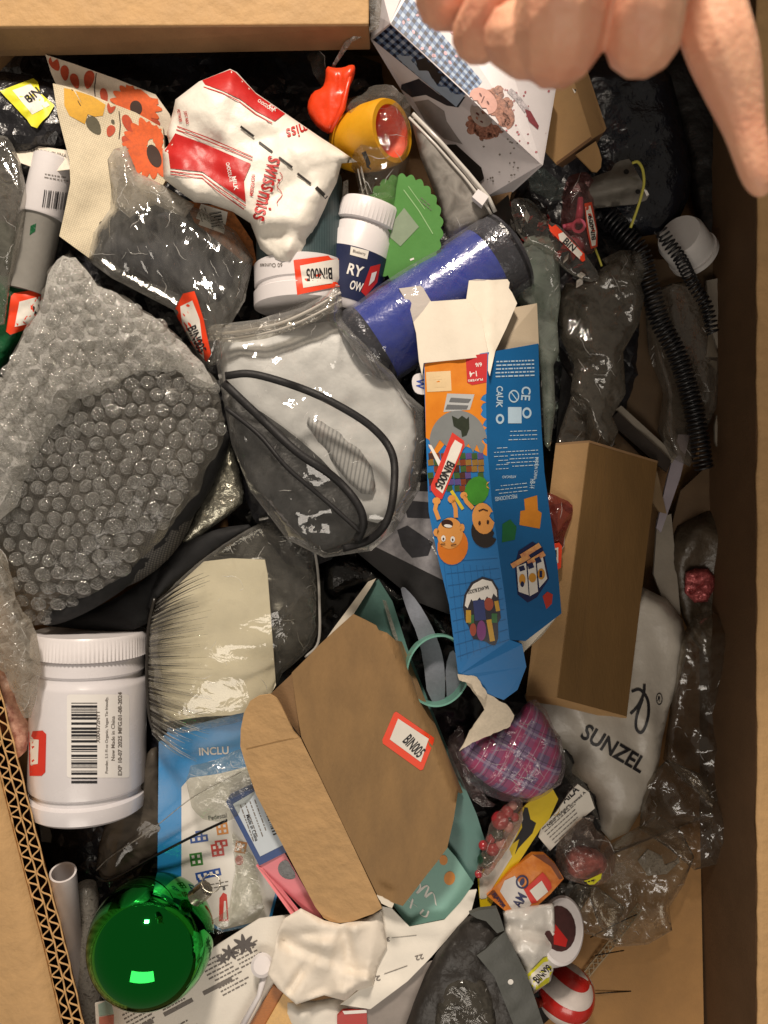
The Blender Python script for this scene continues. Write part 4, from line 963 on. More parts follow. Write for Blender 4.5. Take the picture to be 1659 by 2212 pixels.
# print on the front panel
orng = M('orange_sky_print', '#d9791a', .4, .1, 90, .04, 8, hex2='#e08a1e')
decal('orange_field', [[(917, 786), (1053, 765), (1050, 860), (1052, 960), (1052, 985), (1010, 965), (960, 960), (922, 1010), (920, 946)]], card, orng, t, .7)
decal('red_tab', [[(1006, 770), (1053, 763), (1051, 826), (1020, 832), (1009, 826)]], card, M('red_tab_print', '#c3272c', .4, .05, 30, 0), t, 1.3)
text('tab_lettering', [('1-4', 1022, 808, 16, 12, 174), ('6/6', 1034, 788, 14, 9, 174), ('PLAYERS', 1027, 821, 32, 5, 174)], card, white_ink, t, 2)
decal('box_outline', [stroke(rect(948, 824, 52, 42, -3)+[rect(948, 824, 52, 42, -3)[0]], 1.4), rect(950, 831, 26, 11, -3)], card, M('cream_print', '#e3c79a', .45, .05, 20, 0), t, 1.3)
lines(t, card, 948, 813, 46, 3, 6, -3, 1.6, 2, M('cream_print', '#e3c79a', .45, .05, 20, 0))
decal('grey_dome', [ell(990, 955, 62, 68, 0, 30, 180, 360)+[(1048, 962), (1040, 985), (1030, 960), (1022, 978), (1012, 958), (1000, 972), (985, 955), (968, 968), (950, 950), (935, 975)]], card, M('grey_dome_print', '#7f8384', .4, .06, 30, 0), t, 1.3)
decal('grey_crane', [[(966, 850), (1025, 852), (1015, 885), (958, 890)]], card, M('light_grey_print', '#b9bbbc', .4, .06, 30, 0), t, 1.2)
decal('crane_shade', [[(974, 859), (1018, 862), (1012, 870), (970, 868)], [(966, 874), (1012, 876), (1008, 884), (962, 884)]], card, M('dark_crane_print', '#6b6d70', .4, .06, 30, 0), t, 1.9)
decal('dark_gear', [[(976, 898), (990, 905), (998, 898), (1008, 905), (1013, 900), (1014, 925), (1008, 940), (998, 944), (996, 930), (980, 920)]], card, M('dark_green_print', '#2c3326', .4, .2, 10, 0), t, 2)
brk = []; cols = [('#7d3b1e', []), ('#4a2a20', []), ('#8d6a2c', []), ('#5b4a86', []), ('#3c5a2a', [])]
r = random.Random(9)
for i in range(9):
    for j in range(6):
        x = 932+i*13.5+r.uniform(-2, 2); yb = 985+j*14
        if abs(x-985) < 62 and yb+5*math.sin(x) > 965 and r.random() < .88: cols[r.randrange(5)][1].append(rect(x, yb, 12.5, 12.5, -6))
for k, (c_, ps) in enumerate(cols):
    if ps: decal('printed_block', ps, card, M('block_print_'+c_[1:], c_, .4, .15, 20, 0), t, 1.4, 0)
decal('printed_flag', [[(925, 960), (932, 962), (955, 1002), (948, 1008)]], card, white_ink, t, 1.5)
decal('printed_tree', [ell(1030, 1060, 26, 32, 20, 14)], card, M('green_shirt_print', '#3f8a2a', .4, .12, 20, 0), t, 1.7)
decal('printed_sun', [stroke([(975, 1060), (1000, 1100)], 7)], card, M('yellow_stick_print', '#d9c22e', .4, .1, 20, 0), t, 1.8)
kid = M('cartoon_skin_print', '#e09a4e', .4, .06, 30, 0); kh1 = M('ginger_hair_print', '#d9781c', .4, .08, 30, 0); kh2 = M('dark_hair_print', '#241a16', .4, .08, 30, 0); kd = M('cartoon_line_print', '#3a1d12', .4, .08, 30, 0)
decal('cartoon_hair', [ell(978, 1180, 33, 40, 8, 22)], card, kh1, t, 2.0)
decal('cartoon_face', [ell(972, 1152, 28, 34, 6, 20), ell(943, 1150, 7, 9, 0, 8), ell(998, 1140, 6, 9, 0, 8), stroke([(948, 1122), (940, 1100), (944, 1082)], 9), stroke([(985, 1118), (984, 1098), (978, 1080)], 9), ell(943, 1082, 9, 8, 0, 9), ell(976, 1078, 9, 9, 0, 9)], card, kid, t, 2.7)
decal('cartoon_mouth', [ell(966, 1131, 13, 9, 8, 14)], card, kd, t, 3.4); decal('cartoon_teeth', [ell(968, 1136, 9, 3.5, 8, 10), ell(958, 1163, 5, 7, 0, 9), ell(978, 1165, 5, 7, 0, 9)], card, white_ink, t, 4.1)
decal('cartoon_line', [ell(958, 1164, 2, 3, 0, 7), ell(978, 1166, 2, 3, 0, 7), stroke([(952, 1176), (962, 1175)], 2), stroke([(974, 1178), (986, 1176)], 2)], card, kd, t, 4.8, 0)
decal('cartoon_hair', [ell(1046, 1150, 28, 34, -12, 20)], card, kh2, t, 2.0)
decal('cartoon_face', [ell(1044, 1120, 24, 34, -8, 18), stroke([(1022, 1098), (1008, 1084), (1002, 1070)], 9), ell(1002, 1070, 8, 8, 0, 8), stroke([(1062, 1095), (1064, 1070), (1058, 1050)], 9), ell(1058, 1048, 8, 8, 0, 8)], card, kid, t, 2.7)
decal('cartoon_line', [stroke([(1034, 1104), (1044, 1100), (1054, 1104)], 3), ell(1036, 1130, 3, 5, 0, 8), ell(1054, 1128, 3, 5, 0, 8)], card, kd, t, 3.4, 0)
decal('badge_outline', [[(1000, 1312), (1003, 1285), (1018, 1258), (1042, 1246), (1064, 1252), (1076, 1272), (1078, 1300), (1082, 1335), (1076, 1345), (1076, 1380), (1070, 1394), (1058, 1392), (1050, 1386), (1022, 1380), (1012, 1352), (1004, 1340)]], card, M('badge_dark_print', '#1e1c2c', .4, .06, 20, 0), t, 1.4)
decal('badge_white', [[(1004, 1308), (1008, 1285), (1022, 1262), (1042, 1251), (1062, 1256), (1073, 1275), (1074, 1290), (1066, 1282), (1060, 1298), (1052, 1288), (1044, 1302), (1036, 1290), (1026, 1304), (1018, 1294), (1010, 1314)]], card, white_ink, t, 2.1)
text('badge_lettering', [('BALANCE BLOCKS', 1033, 1274, 46, 8, 166)], card, ink, t, 2.9)
for nm, c_, ps in (('printed_block', '#c79a2a', [stroke([(1012, 1318), (1012, 1345)], 11), stroke([(1072, 1298), (1076, 1320)], 9), stroke([(1056, 1338), (1064, 1385)], 11)]), ('printed_block', '#27356f', [rect(1036, 1318, 24, 44, -6)]), ('printed_block', '#a0442c', [ell(1056, 1305, 10, 14), ell(1022, 1360, 7, 14)]), ('printed_block', '#2d6a35', [rect(1018, 1338, 12, 20), rect(1068, 1335, 12, 20)]), ('printed_block', '#7a3478', [ell(1040, 1362, 10, 22)])):
    decal(nm, ps, card, M('badge_print_'+c_[1:], c_, .4, .08, 20, 0), t, 2.2)
gl = []
for i in range(9): gl.append(stroke([(945+i*14, 1215+i*1), (968+i*14, 1440-i*6)], 1)); gl.append(stroke([(948+i*3.5, 1215+i*26), (1075+i*3, 1206+i*22)], 1))
decal('faint_grid', gl, card, M('darker_blue_print', '#0f5f9c', .4, .05, 30, 0), t, .8, 12)
st = sticker(t, card, 968, 1006, 148, 40, -62, None, M('red_label', '#d8392c', .5, .06, 30, .05, 5), [(977, 934), (1002, 952), (1004, 962), (955, 1078), (945, 1078), (931, 1058), (931, 1048)], [(983, 950), (999, 960), (994, 976), (956, 1066), (942, 1054), (974, 966)], lift=2.2)
text('bin_number', [('BIN005', 961, 1026, 62, 19, 118)], card, ink, st, 4.2)
# print on the side panel
wl_ = M('pale_blue_lettering', '#b9d2e4', .45, .05, 20, 0)
lines(t, side, 1112, 796, 84, 5, 8, 178, 3, 5, wl_)
text('side_lettering', [('CE', 1136, 850, 30, 20, 95), ('UK', 1079, 868, 26, 14, 95), ('CA', 1079, 845, 22, 14, 95)], side, wl_, t)
ring = lambda x, y, a, b: [ell(x, y, a, b, 0, 18)]
def annulus(name, x, y, r0, r1, target, mat, parent, lift=.8): return lay(name, [fill(ell(x, y, r1, r1*1.2, 0, 22), 0, holes=[ell(x, y, r0, r0*1.2, 0, 22)])], target, mat, parent, lift)
annulus('round_symbol', 1110, 856, 9, 11.5, side, wl_, t); decal('round_symbol', [stroke([(1103, 846), (1118, 866)], 2)], side, wl_, t, .8, 0)
annulus('round_symbol', 1138, 892, 6, 10, side, wl_, t); annulus('round_symbol', 1080, 905, 5, 9, side, wl_, t)
decal('bin_symbol', [stroke([(1098, 880), (1126, 880), (1126, 914), (1098, 914), (1098, 880)], 1.5), rect(1108, 897, 10, 24)], side, wl_, t, .8, 0)
lines(t, side, 1130, 940, 60, 3, 9, 178, 1.8, 15, wl_); lines(t, side, 1130, 990, 66, 5, 8, 177, 1.8, 25, wl_); lines(t, side, 1084, 990, 26, 6, 9, 177, 1.6, 26, wl_)
text('side_lettering', [('HB-14', 1150, 1045, 20, 11, 95), ('MADE IN CHINA', 1158, 1012, 46, 7, 95), ('ATENCAO', 1100, 1030, 30, 6, 178), ('PRECAUCIONES', 1093, 1075, 48, 9, 172)], side, wl_, t)
lines(t, side, 1106, 1055, 66, 3, 8, 174, 1.8, 35, wl_)
for c_, ps in (('#d98a2a', [[(1132, 1078), (1160, 1070), (1162, 1102), (1170, 1108), (1166, 1142), (1122, 1134), (1124, 1104), (1134, 1102)]]), ('#1f6a3c', [[(1085, 1132), (1102, 1122), (1116, 1138), (1112, 1166), (1084, 1172)]]), ('#c23a2e', [[(1172, 1288), (1182, 1278), (1194, 1284), (1192, 1304), (1180, 1316)]])):
    decal('printed_block', ps, side, M('side_print_'+c_[1:], c_, .4, .08, 20, 0), t, .9)
decal('product_outline', [[(1112, 1222), (1120, 1190), (1150, 1170), (1172, 1182), (1186, 1250), (1160, 1290), (1140, 1302), (1118, 1284)]], side, M('navy_side_print', '#1b2350', .4, .08, 20, 0), t, .9)
decal('product_card', [[(1116, 1224), (1136, 1216), (1142, 1286), (1120, 1278)], [(1139, 1212), (1156, 1205), (1162, 1278), (1144, 1288)], [(1158, 1200), (1170, 1192), (1182, 1250), (1165, 1270)]], side, white_ink, t, 1.6)
decal('product_print', [ell(1128, 1252, 7, 12), ell(1150, 1248, 8, 10), ell(1169, 1240, 8, 12)], side, M('amber_print', '#d99a3a', .4, .1, 20, 0), t, 2.3)
decal('product_print', [rect(1127, 1228, 12, 10, -20), rect(1146, 1222, 12, 12, -20), rect(1162, 1210, 12, 12, -25), ell(1128, 1262, 4, 6), rect(1168, 1240, 6, 14)], side, M('navy_side_print', '#1b2350', .4, .08, 20, 0), t, 3.0)
decal('printed_strip', [rect(1124, 1212, 44, 11, -30), rect(1146, 1190, 48, 11, -32), rect(1158, 1206, 42, 11, -32)], side, M('salmon_print', '#d9836a', .4, .2, 14, 0, hex2='#e8b06a'), t, 2.5)
# ------------------------------------------------------------------ lower left: clear dome, white jar, carton, ornament
t = thing('dome_pack', 'clear plastic dome pack with pleated film gathered over a cream card', 'package', (500, 1350, -110))
crm = M('cream_card', '#e8e0c8', .6, .05, 60, .1, 5)
cc = slab('cream_card', [(328, 1330), (345, 1300), (440, 1213), (500, 1206), (572, 1209), (578, 1240), (590, 1400), (596, 1480), (568, 1530), (500, 1545), (440, 1548), (352, 1560), (325, 1480)], [(330, 1400, -55), (580, 1230, -35), (580, 1500, -35)], 5, crm, t, 16, lambda x, y: soft(x, y, 4, 80, 3)-14*np.exp(-((x-325)/40)**2), True)
0 and decal('yellow_mark', [[(430, 1285), (470, 1275), (505, 1285), (495, 1300), (440, 1325), (425, 1310)]], cc, M('yellow_tint_print', '#d9d08a', .6, .1, 20, 0), t, .8)
dome_o = [(312, 1370), (332, 1312), (400, 1232), (500, 1160), (575, 1124), (622, 1112), (650, 1130), (672, 1165), (684, 1215), (688, 1290), (687, 1385), (640, 1430), (600, 1462), (596, 1530), (520, 1560), (440, 1575), (350, 1590), (322, 1500)]
dome_f = film('dome_film', '#f6f5f0', .055, '#dcd9d2', .05, 60, .3, 1.7, None, 0, .2, .35)
dome = pillow('dome_shell', dome_o, -50, 56, dome_f, t, 11, lambda x, y: folds(x, y, 11, 94, 14, (480, 690, 1130, 1560), -28), 20, wid=120, sm=1)
rimc = curve([(560, 1122, -40), (622, 1112, -40), (655, 1136, -40), (676, 1175, -40), (686, 1230, -40), (690, 1300, -40), (688, 1386, -40), (660, 1420, -42)], 6)
tube('dome_rim', rimc, 3.2, M('clear_rim_plastic', '#b5b2ac', .15, .05, 40, 0, spec=.8), t)
rr = random.Random(12)
pl_m = M('pleat_fold_film', '#2a2622', .3, .2, 10, .1, 5)
for k in range(36):                     # pleats fan out from the gathered edge
    u = k/35; y0 = 1300+u*280; x0 = 330-14*math.sin(u*math.pi)+ (8 if k < 4 else 0)
    ang = math.radians(-42+u*92); ln = rr.uniform(70, 130)*(1.2 if 5 < k < 26 else 1.1)
    z0 = -38; P = []
    for j in range(7):
        s = j/6; P.append((x0+ln*s*math.cos(ang*(1-.25*s)), y0+ln*s*math.sin(ang*(1-.25*s)), z0+26*math.sin(s*1.7)))
    dark = k < 8 or k % 3 != 1
    Pd = [(P[0][0]+(q[0]-P[0][0])*(.62 if k > 6 else 1.1), P[0][1]+(q[1]-P[0][1])*(.62 if k > 6 else 1.1), q[2]) for q in P]
    tube('pleat', Pd if dark else P, [3.0*(1-j/6.3)**1.5+.25 for j in range(7)], pl_m if dark else milky, t, 6)
    tube('pleat', [(p[0], p[1]+4.5, p[2]+1.5) for p in P], [2.2*(1-j/6.3)+.3 for j in range(7)], dome_f if k % 2 else milky, t, 5)
tube('gathered_edge', curve([(334, 1292, -34), (322, 1350, -34), (318, 1420, -34), (318, 1490, -34), (326, 1560, -36), (345, 1600, -40)], 5), [4]*26, pl_m, t)
for q, n_ in (([(398, 1150), (470, 1140), (560, 1130), (500, 1170), (420, 1230), (345, 1295), (318, 1330), (330, 1260)], 0),):
    o = pillow('black_fringe', q, -58, 20, black_cloth, t, 9, lambda x, y: crumple(x, y, 9, 30, 97, -40, 4), 30)
o = pillow('smoke_film', [(600, 1300), (680, 1220), (686, 1385), (640, 1430), (600, 1440)], -95, 12, smoke, None, 12, lambda x, y: crumple(x, y, 8, 40, 98), 20)
tag(o, 'crumpled dark clear film showing through the right side of the dome', 'film')

t = thing('white_jar', 'large white screw cap jar with a barcode label, lying on its side', 'jar', (192, 1570, -220))
a, b = (196, 1362, -92), (189, 1748, -92)
lathe('jar_cap', a, b, [(0, 104), (0, 113), (.015, 117), (.125, 118), (.13, 114)], white_plastic, t, 180, (2, 3, .011))
jar = lathe('jar_body', a, b, [(.12, 104), (.135, 112), (.17, 113), (.205, 115), (.22, 110), (.245, 111), (.262, 117), (.28, 119), (.82, 120), (.845, 119), (.86, 113), (.885, 113), (.90, 120), (.93, 121), (.975, 119), (.995, 108), (1, 90)], M('jar_plastic', '#dedadd', .25, .03, 80, .04, 12, spec=.6), t, 96)
lab = decal('barcode_label', [rect(212, 1590, 135, 180, 0, 6)], jar, M('jar_label_paper', '#eeeae6', .5, .02, 40, 0), t, .7, 12)
barcode(lab, jar, 182, 1606, 176, 56, 90, 26, 8, lift=1.2)
text('label_text', [('X004372NYT', 212, 1570, 70, 8, -90), ('Powder, 5.5 Fl oz Organic, Vegan Tie friendly,', 231, 1588, 165, 8, -90), ('New Made in China', 244, 1595, 96, 8, -90), ('EXP 10-07 2025 MFG.01-08-2024', 259, 1585, 180, 9, -90)], jar, grey_ink, lab, 1.2)
sticker(t, jar, 80, 1655, 100, 60, 90, None, M('red_label', '#d8392c', .5, .06, 30, .05, 5), [(62, 1580), (92, 1578), (100, 1586), (98, 1668), (90, 1676), (64, 1676)], [(66, 1596), (84, 1598), (82, 1650), (66, 1652)], lift=1.2)
o = pillow('clear_bag', [(-60, 1170), (4, 1178), (20, 1230), (40, 1310), (75, 1350), (90, 1420), (82, 1500), (60, 1570), (30, 1500), (0, 1440), (-60, 1440)], 45, 26, film('bag_by_jar', '#efece6', .22, '#d9d4ca', .1, 20, .7, 1.4), None, 9, lambda x, y: crumple(x, y, 10, 50, 101, 60, 2), 30)
tag(o, 'crumpled clear plastic bag at the left edge beside the white jar', 'bag')
o = slab('red_wrapper', rough_poly([(-40, 1400), (10, 1440), (40, 1510), (62, 1570), (58, 1620), (36, 1640), (10, 1590), (-40, 1540)], 9, 3, 4), [(-40, 1400, -20), (62, 1570, -40), (10, 1590, -10)], 3, M('red_pink_pack', '#9c5a4c', .35, .35, 22, .2, 8, hex2='#c9a490'), None, 8, lambda x, y: folds(x, y, 9, 102, 14), True)
tag(o, 'faded red wrapper squeezed between the corrugated edge and the white jar', 'wrapper')

# dark smoke visor and rod
t = thing('smoke_visor', 'curved smoky plastic visor with a thin dark rim below the white jar', 'visor', (300, 1800, -150))
pillow('visor_shell', [(320, 1620), (345, 1610), (350, 1760), (460, 1770), (500, 1745), (440, 1790), (340, 1850), (250, 1910), (205, 1890), (215, 1810), (250, 1730)], -120, 26, film('visor_plastic', '#8d8780', .42, '#7a7166', .05, 80, .1, 1.6, None, 0, .2, .1), t, 12, lambda x, y: soft(x, y, 6, 90, 5), 12)
tube('visor_rim', curve([(205, 1892, -104), (240, 1900, -98), (340, 1846, -70), (430, 1800, -50), (490, 1772, -34)], 6), 3, black_gloss, t)
tube('visor_rim', curve([(208, 1880, -104), (240, 1850, -96), (330, 1790, -66), (420, 1720, -44), (520, 1668, -30)], 6), 1.4, milky, t)
# white pipe and rolled film next to it
t = thing('white_pipe', 'open white plastic pipe standing in the lower left corner', 'pipe', (135, 2040, -260))
lathe('pipe_body', (136, 1884, -40), (170, 2262, -262), [(.6, 22), (0, 22), (0, 26), (1, 27)], white_plastic, t, 40)
o = lathe('wrapped_roll', (186, 1905, -120), (198, 2260, -200), [(0, 8), (.02, 20), (.1, 25), (.2, 21), (.3, 25), (.42, 24), (.6, 26), (1, 25)], film('roll_film', '#e8e6e2', .45, '#cfcbc2', .15, 12, .9, 1.3), None, 32)
tag(o, 'thin roll wrapped in cloudy bubble film, right of the white pipe', 'roll')
o = slab('grey_foam', [(85, 1780), (120, 1786), (124, 1822), (90, 1818)], -180, 20, M('grey_foam', '#97928a', .8, .1, 10, .3, 4)); tag(o, 'small grey foam block under the base of the white jar', 'foam block')

# green ornament
t = thing('green_ornament', 'shiny metallic green ball ornament with a silver cap', 'ornament', (327, 2032, -140))
gk = (H+30)/H
bmx = bmesh.new(); bmesh.ops.create_uvsphere(bmx, u_segments=64, v_segments=40, radius=133*gk*U)
c0 = W(327, 2030, -30)
vs_ = [v.co+c0 for v in bmx.verts]; fs_ = [tuple(v.index for v in f.verts) for f in bmx.faces]; bmx.free()
gm = bpy.data.materials.new('green_mirror_ball'); gm.use_nodes = True; gb_ = gm.node_tree.nodes['Principled BSDF']
gb_.inputs['Base Color'].default_value = (.014, .34, .045, 1); gb_.inputs['Metallic'].default_value = 1; gb_.inputs['Roughness'].default_value = .04
link_mesh('ball', vs_, fs_, gm, t)
silver = M('silver_metal', '#b5b0a2', .25, .1, 10, .1, 4, metal=1)
lathe('ornament_cap', (420, 1940, 0), (446, 1918, 6), [(0, 17), (0, 19), (.35, 18), (.5, 19), (1, 18), (1, 8)], silver, t, 20, (2, 4, .05))
tube('cap_loop', [(456+20*math.cos(a), 1908+20*math.sin(a), 8+10*math.sin(a)) for a in np.linspace(0, 6.2, 20)], 1.4, silver, t)

# instruction card with blue border
t = thing('instruction_card', 'glossy blue and white instruction leaflet printed with coloured block shapes', 'leaflet', (460, 1780, -130))
icb = slab('card_body', [(343, 1600), (365, 1578), (500, 1546), (536, 1526), (600, 1600), (620, 1850), (585, 1990), (480, 2014), (385, 1960), (340, 1895)], [(343, 1600, -70), (536, 1526, -75), (585, 1990, -110), (340, 1895, -110)], 6, M('blue_leaflet', '#2b86c6', .3, .06, 60, .05, 8), t, 20, lambda x, y: soft(x, y, 4, 90, 8), True)
decal('white_panel', [[(392, 1700), (410, 1680), (470, 1672), (600, 1640), (615, 1850), (580, 1985), (480, 2008), (392, 1950)]], icb, M('leaflet_white', '#e6e2da', .35, .03, 60, 0), t, .8, 14)
text('heading', [('INCLU', 462, 1622, 64, 17, -3)], icb, white_ink, t, .9)
text('caption', [('Pedestal', 470, 1764, 40, 10, -10)], icb, ink, t, 1.6)
def blocks(c_, items):                  # little brick outlines
    for (x, y, nu, nv, ang, s) in items:
        a = math.radians(ang); P = []
        m = M('leaflet_'+c_[1:], c_, .4, .05, 20, 0)
        decal('printed_block', [rect(x, y, nu*s+3, nv*s+3, ang)], icb, m, t, 1.5)
        for i in range(nu):
            for j in range(nv):
                ox, oy = (i-(nu-1)/2)*s, (j-(nv-1)/2)*s; P.append(rect(x+ox*math.cos(a)-oy*math.sin(a), y+ox*math.sin(a)+oy*math.cos(a), s*.5, s*.55, ang))
        decal('printed_hole', P, icb, white_ink, t, 2.2, 0)
blocks('#2a4f9c', [(430, 1812, 3, 1, -8, 12), (430, 1802, 1, 1, -8, 12), (450, 1888, 4, 1, -12, 13), (434, 1897, 1, 1, -12, 12)])
blocks('#3f7a36', [(424, 1856, 2, 2, -8, 12)]); blocks('#c9433a', [(470, 1836, 2, 2, -8, 12), (478, 1822, 2, 1, -8, 12)]); blocks('#d98a2c', [(480, 1790, 2, 2, -8, 11), (520, 1830, 2, 2, 10, 11)])
decal('printed_shape', [ell(517, 1858, 9, 11)], icb, M('pale_red_print', '#cf6a62', .4, .1, 20, 0), t, 1.5)
decal('red_arch', [[(473, 1990), (474, 1940), (482, 1928), (490, 1932), (494, 1990)]], icb, M('leaflet_red', '#d03224', .4, .05, 20, 0), t, 1.5)
decal('arch_gap', [[(482, 1985), (484, 1946), (488, 1946), (490, 1985)]], icb, white_ink, t, 2.2)
lines(t, icb, 470, 1912, 60, 2, 8, -10, 2, 41, None, 1.6); text('caption', [('B', 484, 1918, 6, 9, -5)], icb, ink, t, 1.6)
o = pillow('clear_bag', [(395, 1660), (470, 1640), (560, 1600), (600, 1620), (560, 1720), (500, 1780), (420, 1770)], -42, 14, clear, None, 9, lambda x, y: crumple(x, y, 8, 50, 111, -20, 2), 8)
tag(o, 'crumpled clear plastic over the blue leaflet, left of the kraft carton', 'bag')
o = pillow('clear_bag', [(500, 1800), (548, 1850), (572, 1960), (540, 2000), (470, 2018), (455, 1990), (496, 1960), (506, 1880)], -88, 4, clear, None, 9, lambda x, y: folds(x, y, 6, 112, 8), 6, sm=0)
tag(o, 'clear film with faint red print showing through, over the lower leaflet', 'bag')
# blue box with barcode label, pink card box
t = thing('blue_box', 'small dark blue box with a large white barcode label', 'box', (560, 1800, -120))
bb = slab('box_body', [(488, 1732), (560, 1698), (600, 1690), (640, 1830), (560, 1870)], [(488, 1732, -40), (600, 1690, -35), (560, 1870, -35)], 50, M('dark_blue_card', '#2f4a80', .45, .08, 40, .08, 6), t)
lb = decal('barcode_label', [[(503, 1737), (552, 1708), (600, 1700), (618, 1822), (562, 1850)]], bb, M('bluish_label', '#c5cfd8', .5, .04, 40, 0), t, .8)
barcode(lb, bb, 585, 1760, 90, 20, 70, 22, 12); lines(lb, bb, 550, 1775, 90, 4, 11, 70, 2.5, 8); text('label_text', [('Made in China', 545, 1788, 60, 8, 70)], bb, ink, lb, 1.5)
t = thing('pink_box', 'opened pink card box with a round black hole, under the kraft carton flap', 'box', (620, 1930, -110))
pk_m = M('pink_card', '#e0828c', .5, .06, 50, .08, 6)
pbx = board('box_body', [[(555, 1868, -40), (612, 1838, -35), (700, 1990, -50), (680, 1990, -60), (610, 1920, -45)], [(555, 1868, -40), (610, 1920, -45), (692, 2024, -40), (640, 1985, -30)]], 4, pk_m, t)
decal('dark_hole', [ell(624, 1878, 24, 21, 20)], pbx, black_gloss, t, .8)
board('box_edge', [[(553, 1870, -38), (566, 1878, -36), (640, 1970, -22), (692, 2026, -36), (640, 1992, -28)]], 4, M('bright_pink_card', '#ee8f95', .5, .05, 50, .08, 6), t)
# big kraft carton
t = thing('kraft_carton', 'large opened kraft carton with an orange bin sticker on its face', 'box', (770, 1650, -20))
face = [(630, 1455, 80), (686, 1397, 96), (763, 1326, 110), (813, 1354, 112), (853, 1383, 112), (906, 1516, 104), (950, 1589, 98), (990, 1706, 84), (966, 1832, 58), (920, 1892, 46), (870, 1957, 32), (846, 1949, 34), (816, 1936, 40), (683, 1659, 88), (655, 1600, 92), (640, 1540, 90)]
fz = plane([(630, 1455, 66), (763, 1326, 90), (990, 1706, 96), (870, 1957, 66), (683, 1659, 52)])
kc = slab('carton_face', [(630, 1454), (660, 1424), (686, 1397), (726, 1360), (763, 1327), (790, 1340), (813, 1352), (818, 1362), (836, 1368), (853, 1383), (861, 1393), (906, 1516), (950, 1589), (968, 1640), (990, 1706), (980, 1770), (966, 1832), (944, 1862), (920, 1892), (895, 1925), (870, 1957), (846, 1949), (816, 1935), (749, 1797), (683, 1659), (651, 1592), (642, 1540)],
          lambda x, y: 62+.055*(x-683)+.0*(y-1659)-.14*(y-1620)-.00035*np.maximum(y-1750, 0)**1.5, 7, M('kraft_face_dimmed', '#8f7049', .75, .16, 50, .4, 5, stretch=(1, .3, 1, 62)), t, 8, lambda x, y: soft(x, y, .8, 120, 121)+folds(x, y, 1.6, 123, 7)-1.3*np.maximum(0, x-(836+(y-1375)*.405)), True)  # same card as its flap, the face's shade painted as a darker brown
board('carton_side', [[(853, 1383, 40), (906, 1516, 30), (950, 1589, 20), (990, 1706, 10), (1000, 1712, -30), (915, 1520, -40), (868, 1386, -40)]], 6, kraft_darker, t)
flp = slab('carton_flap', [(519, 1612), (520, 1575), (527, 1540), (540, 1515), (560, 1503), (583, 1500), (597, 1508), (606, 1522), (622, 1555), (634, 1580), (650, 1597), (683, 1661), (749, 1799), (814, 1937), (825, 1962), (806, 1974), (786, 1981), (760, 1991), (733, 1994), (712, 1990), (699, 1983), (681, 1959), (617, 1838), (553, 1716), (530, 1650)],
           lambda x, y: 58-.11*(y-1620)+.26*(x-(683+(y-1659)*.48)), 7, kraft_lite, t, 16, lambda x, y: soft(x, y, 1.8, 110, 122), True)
decal('fold_line', [stroke([(532, 1618), (590, 1604), (646, 1592)], 2.2)], flp, M('fold_line_card', '#a07c50', .8, .1, 20, 0), t, .6, 12)
slab('torn_corner', rough_poly([(815, 1934), (826, 1938), (850, 1952), (846, 1962), (824, 1952)], 5, 1.5, 3), 58, 3, white_card, t, 0)
board('inner_flap', [[(583, 1500, 10), (630, 1456, 55), (642, 1540, 50), (648, 1590, 40), (630, 1575, 20)]], 5, kraft_darker, t)
sticker(t, kc, 882, 1600, 100, 76, 42, 'BIN005', None, [(856, 1537), (938, 1594), (937, 1602), (914, 1662), (908, 1664), (827, 1606), (826, 1598), (851, 1540)], [(860, 1552), (926, 1596), (909, 1646), (842, 1597)], tw=.62, tofs=.17, th=.34, lift=1.0, tang=47)
# ------------------------------------------------------------------ lower middle: teal pieces, bracelet, papers
t = thing('teal_folder', 'dark teal card folder with a white edge, under the kraft carton', 'folder', (880, 1600, -90))
teal = M('teal_card', '#5b827c', .55, .07, 60, .1, 8)
slab('folder_cover', [(803, 1262), (818, 1252), (848, 1300), (880, 1400), (960, 1600), (1000, 1690), (1030, 1760), (1052, 1830), (1022, 1906), (965, 1850), (900, 1700), (763, 1330)], [(803, 1262, -60), (880, 1400, -55), (1000, 1690, -40), (965, 1850, -50)], 10, teal, t, 20, lambda x, y: soft(x, y, 5, 80, 6), True)
slab('white_edge', [(795, 1257), (812, 1250), (800, 1270), (763, 1328), (716, 1385), (702, 1384), (720, 1358)], -48, 8, white_card, t)
o = slab('clear_strip', [(826, 1296), (834, 1298), (860, 1380), (862, 1396), (848, 1370)], -38, 3, milky); tag(o, 'shiny clear strip along the teal folder edge above the carton', 'film')
t = thing('thank_you_card', 'light teal card with white script lettering and orange dots, below the kraft carton', 'card', (940, 1910, -60))
tc = slab('card_body', [(845, 1950), (870, 1900), (966, 1830), (985, 1852), (1023, 1908), (990, 1960), (960, 1985), (883, 2001)], [(845, 1950, -35), (966, 1830, -30), (1023, 1908, -34), (883, 2001, -28)], 4, M('light_teal_card', '#86b5a9', .55, .05, 60, .08, 8), t)
decal('orange_dot', [ell(971, 1897, 12, 15, 10), ell(958, 1858, 9, 11, 0)], tc, M('orange_dot_print', '#d98a2c', .5, .08, 20, 0), t, .8)
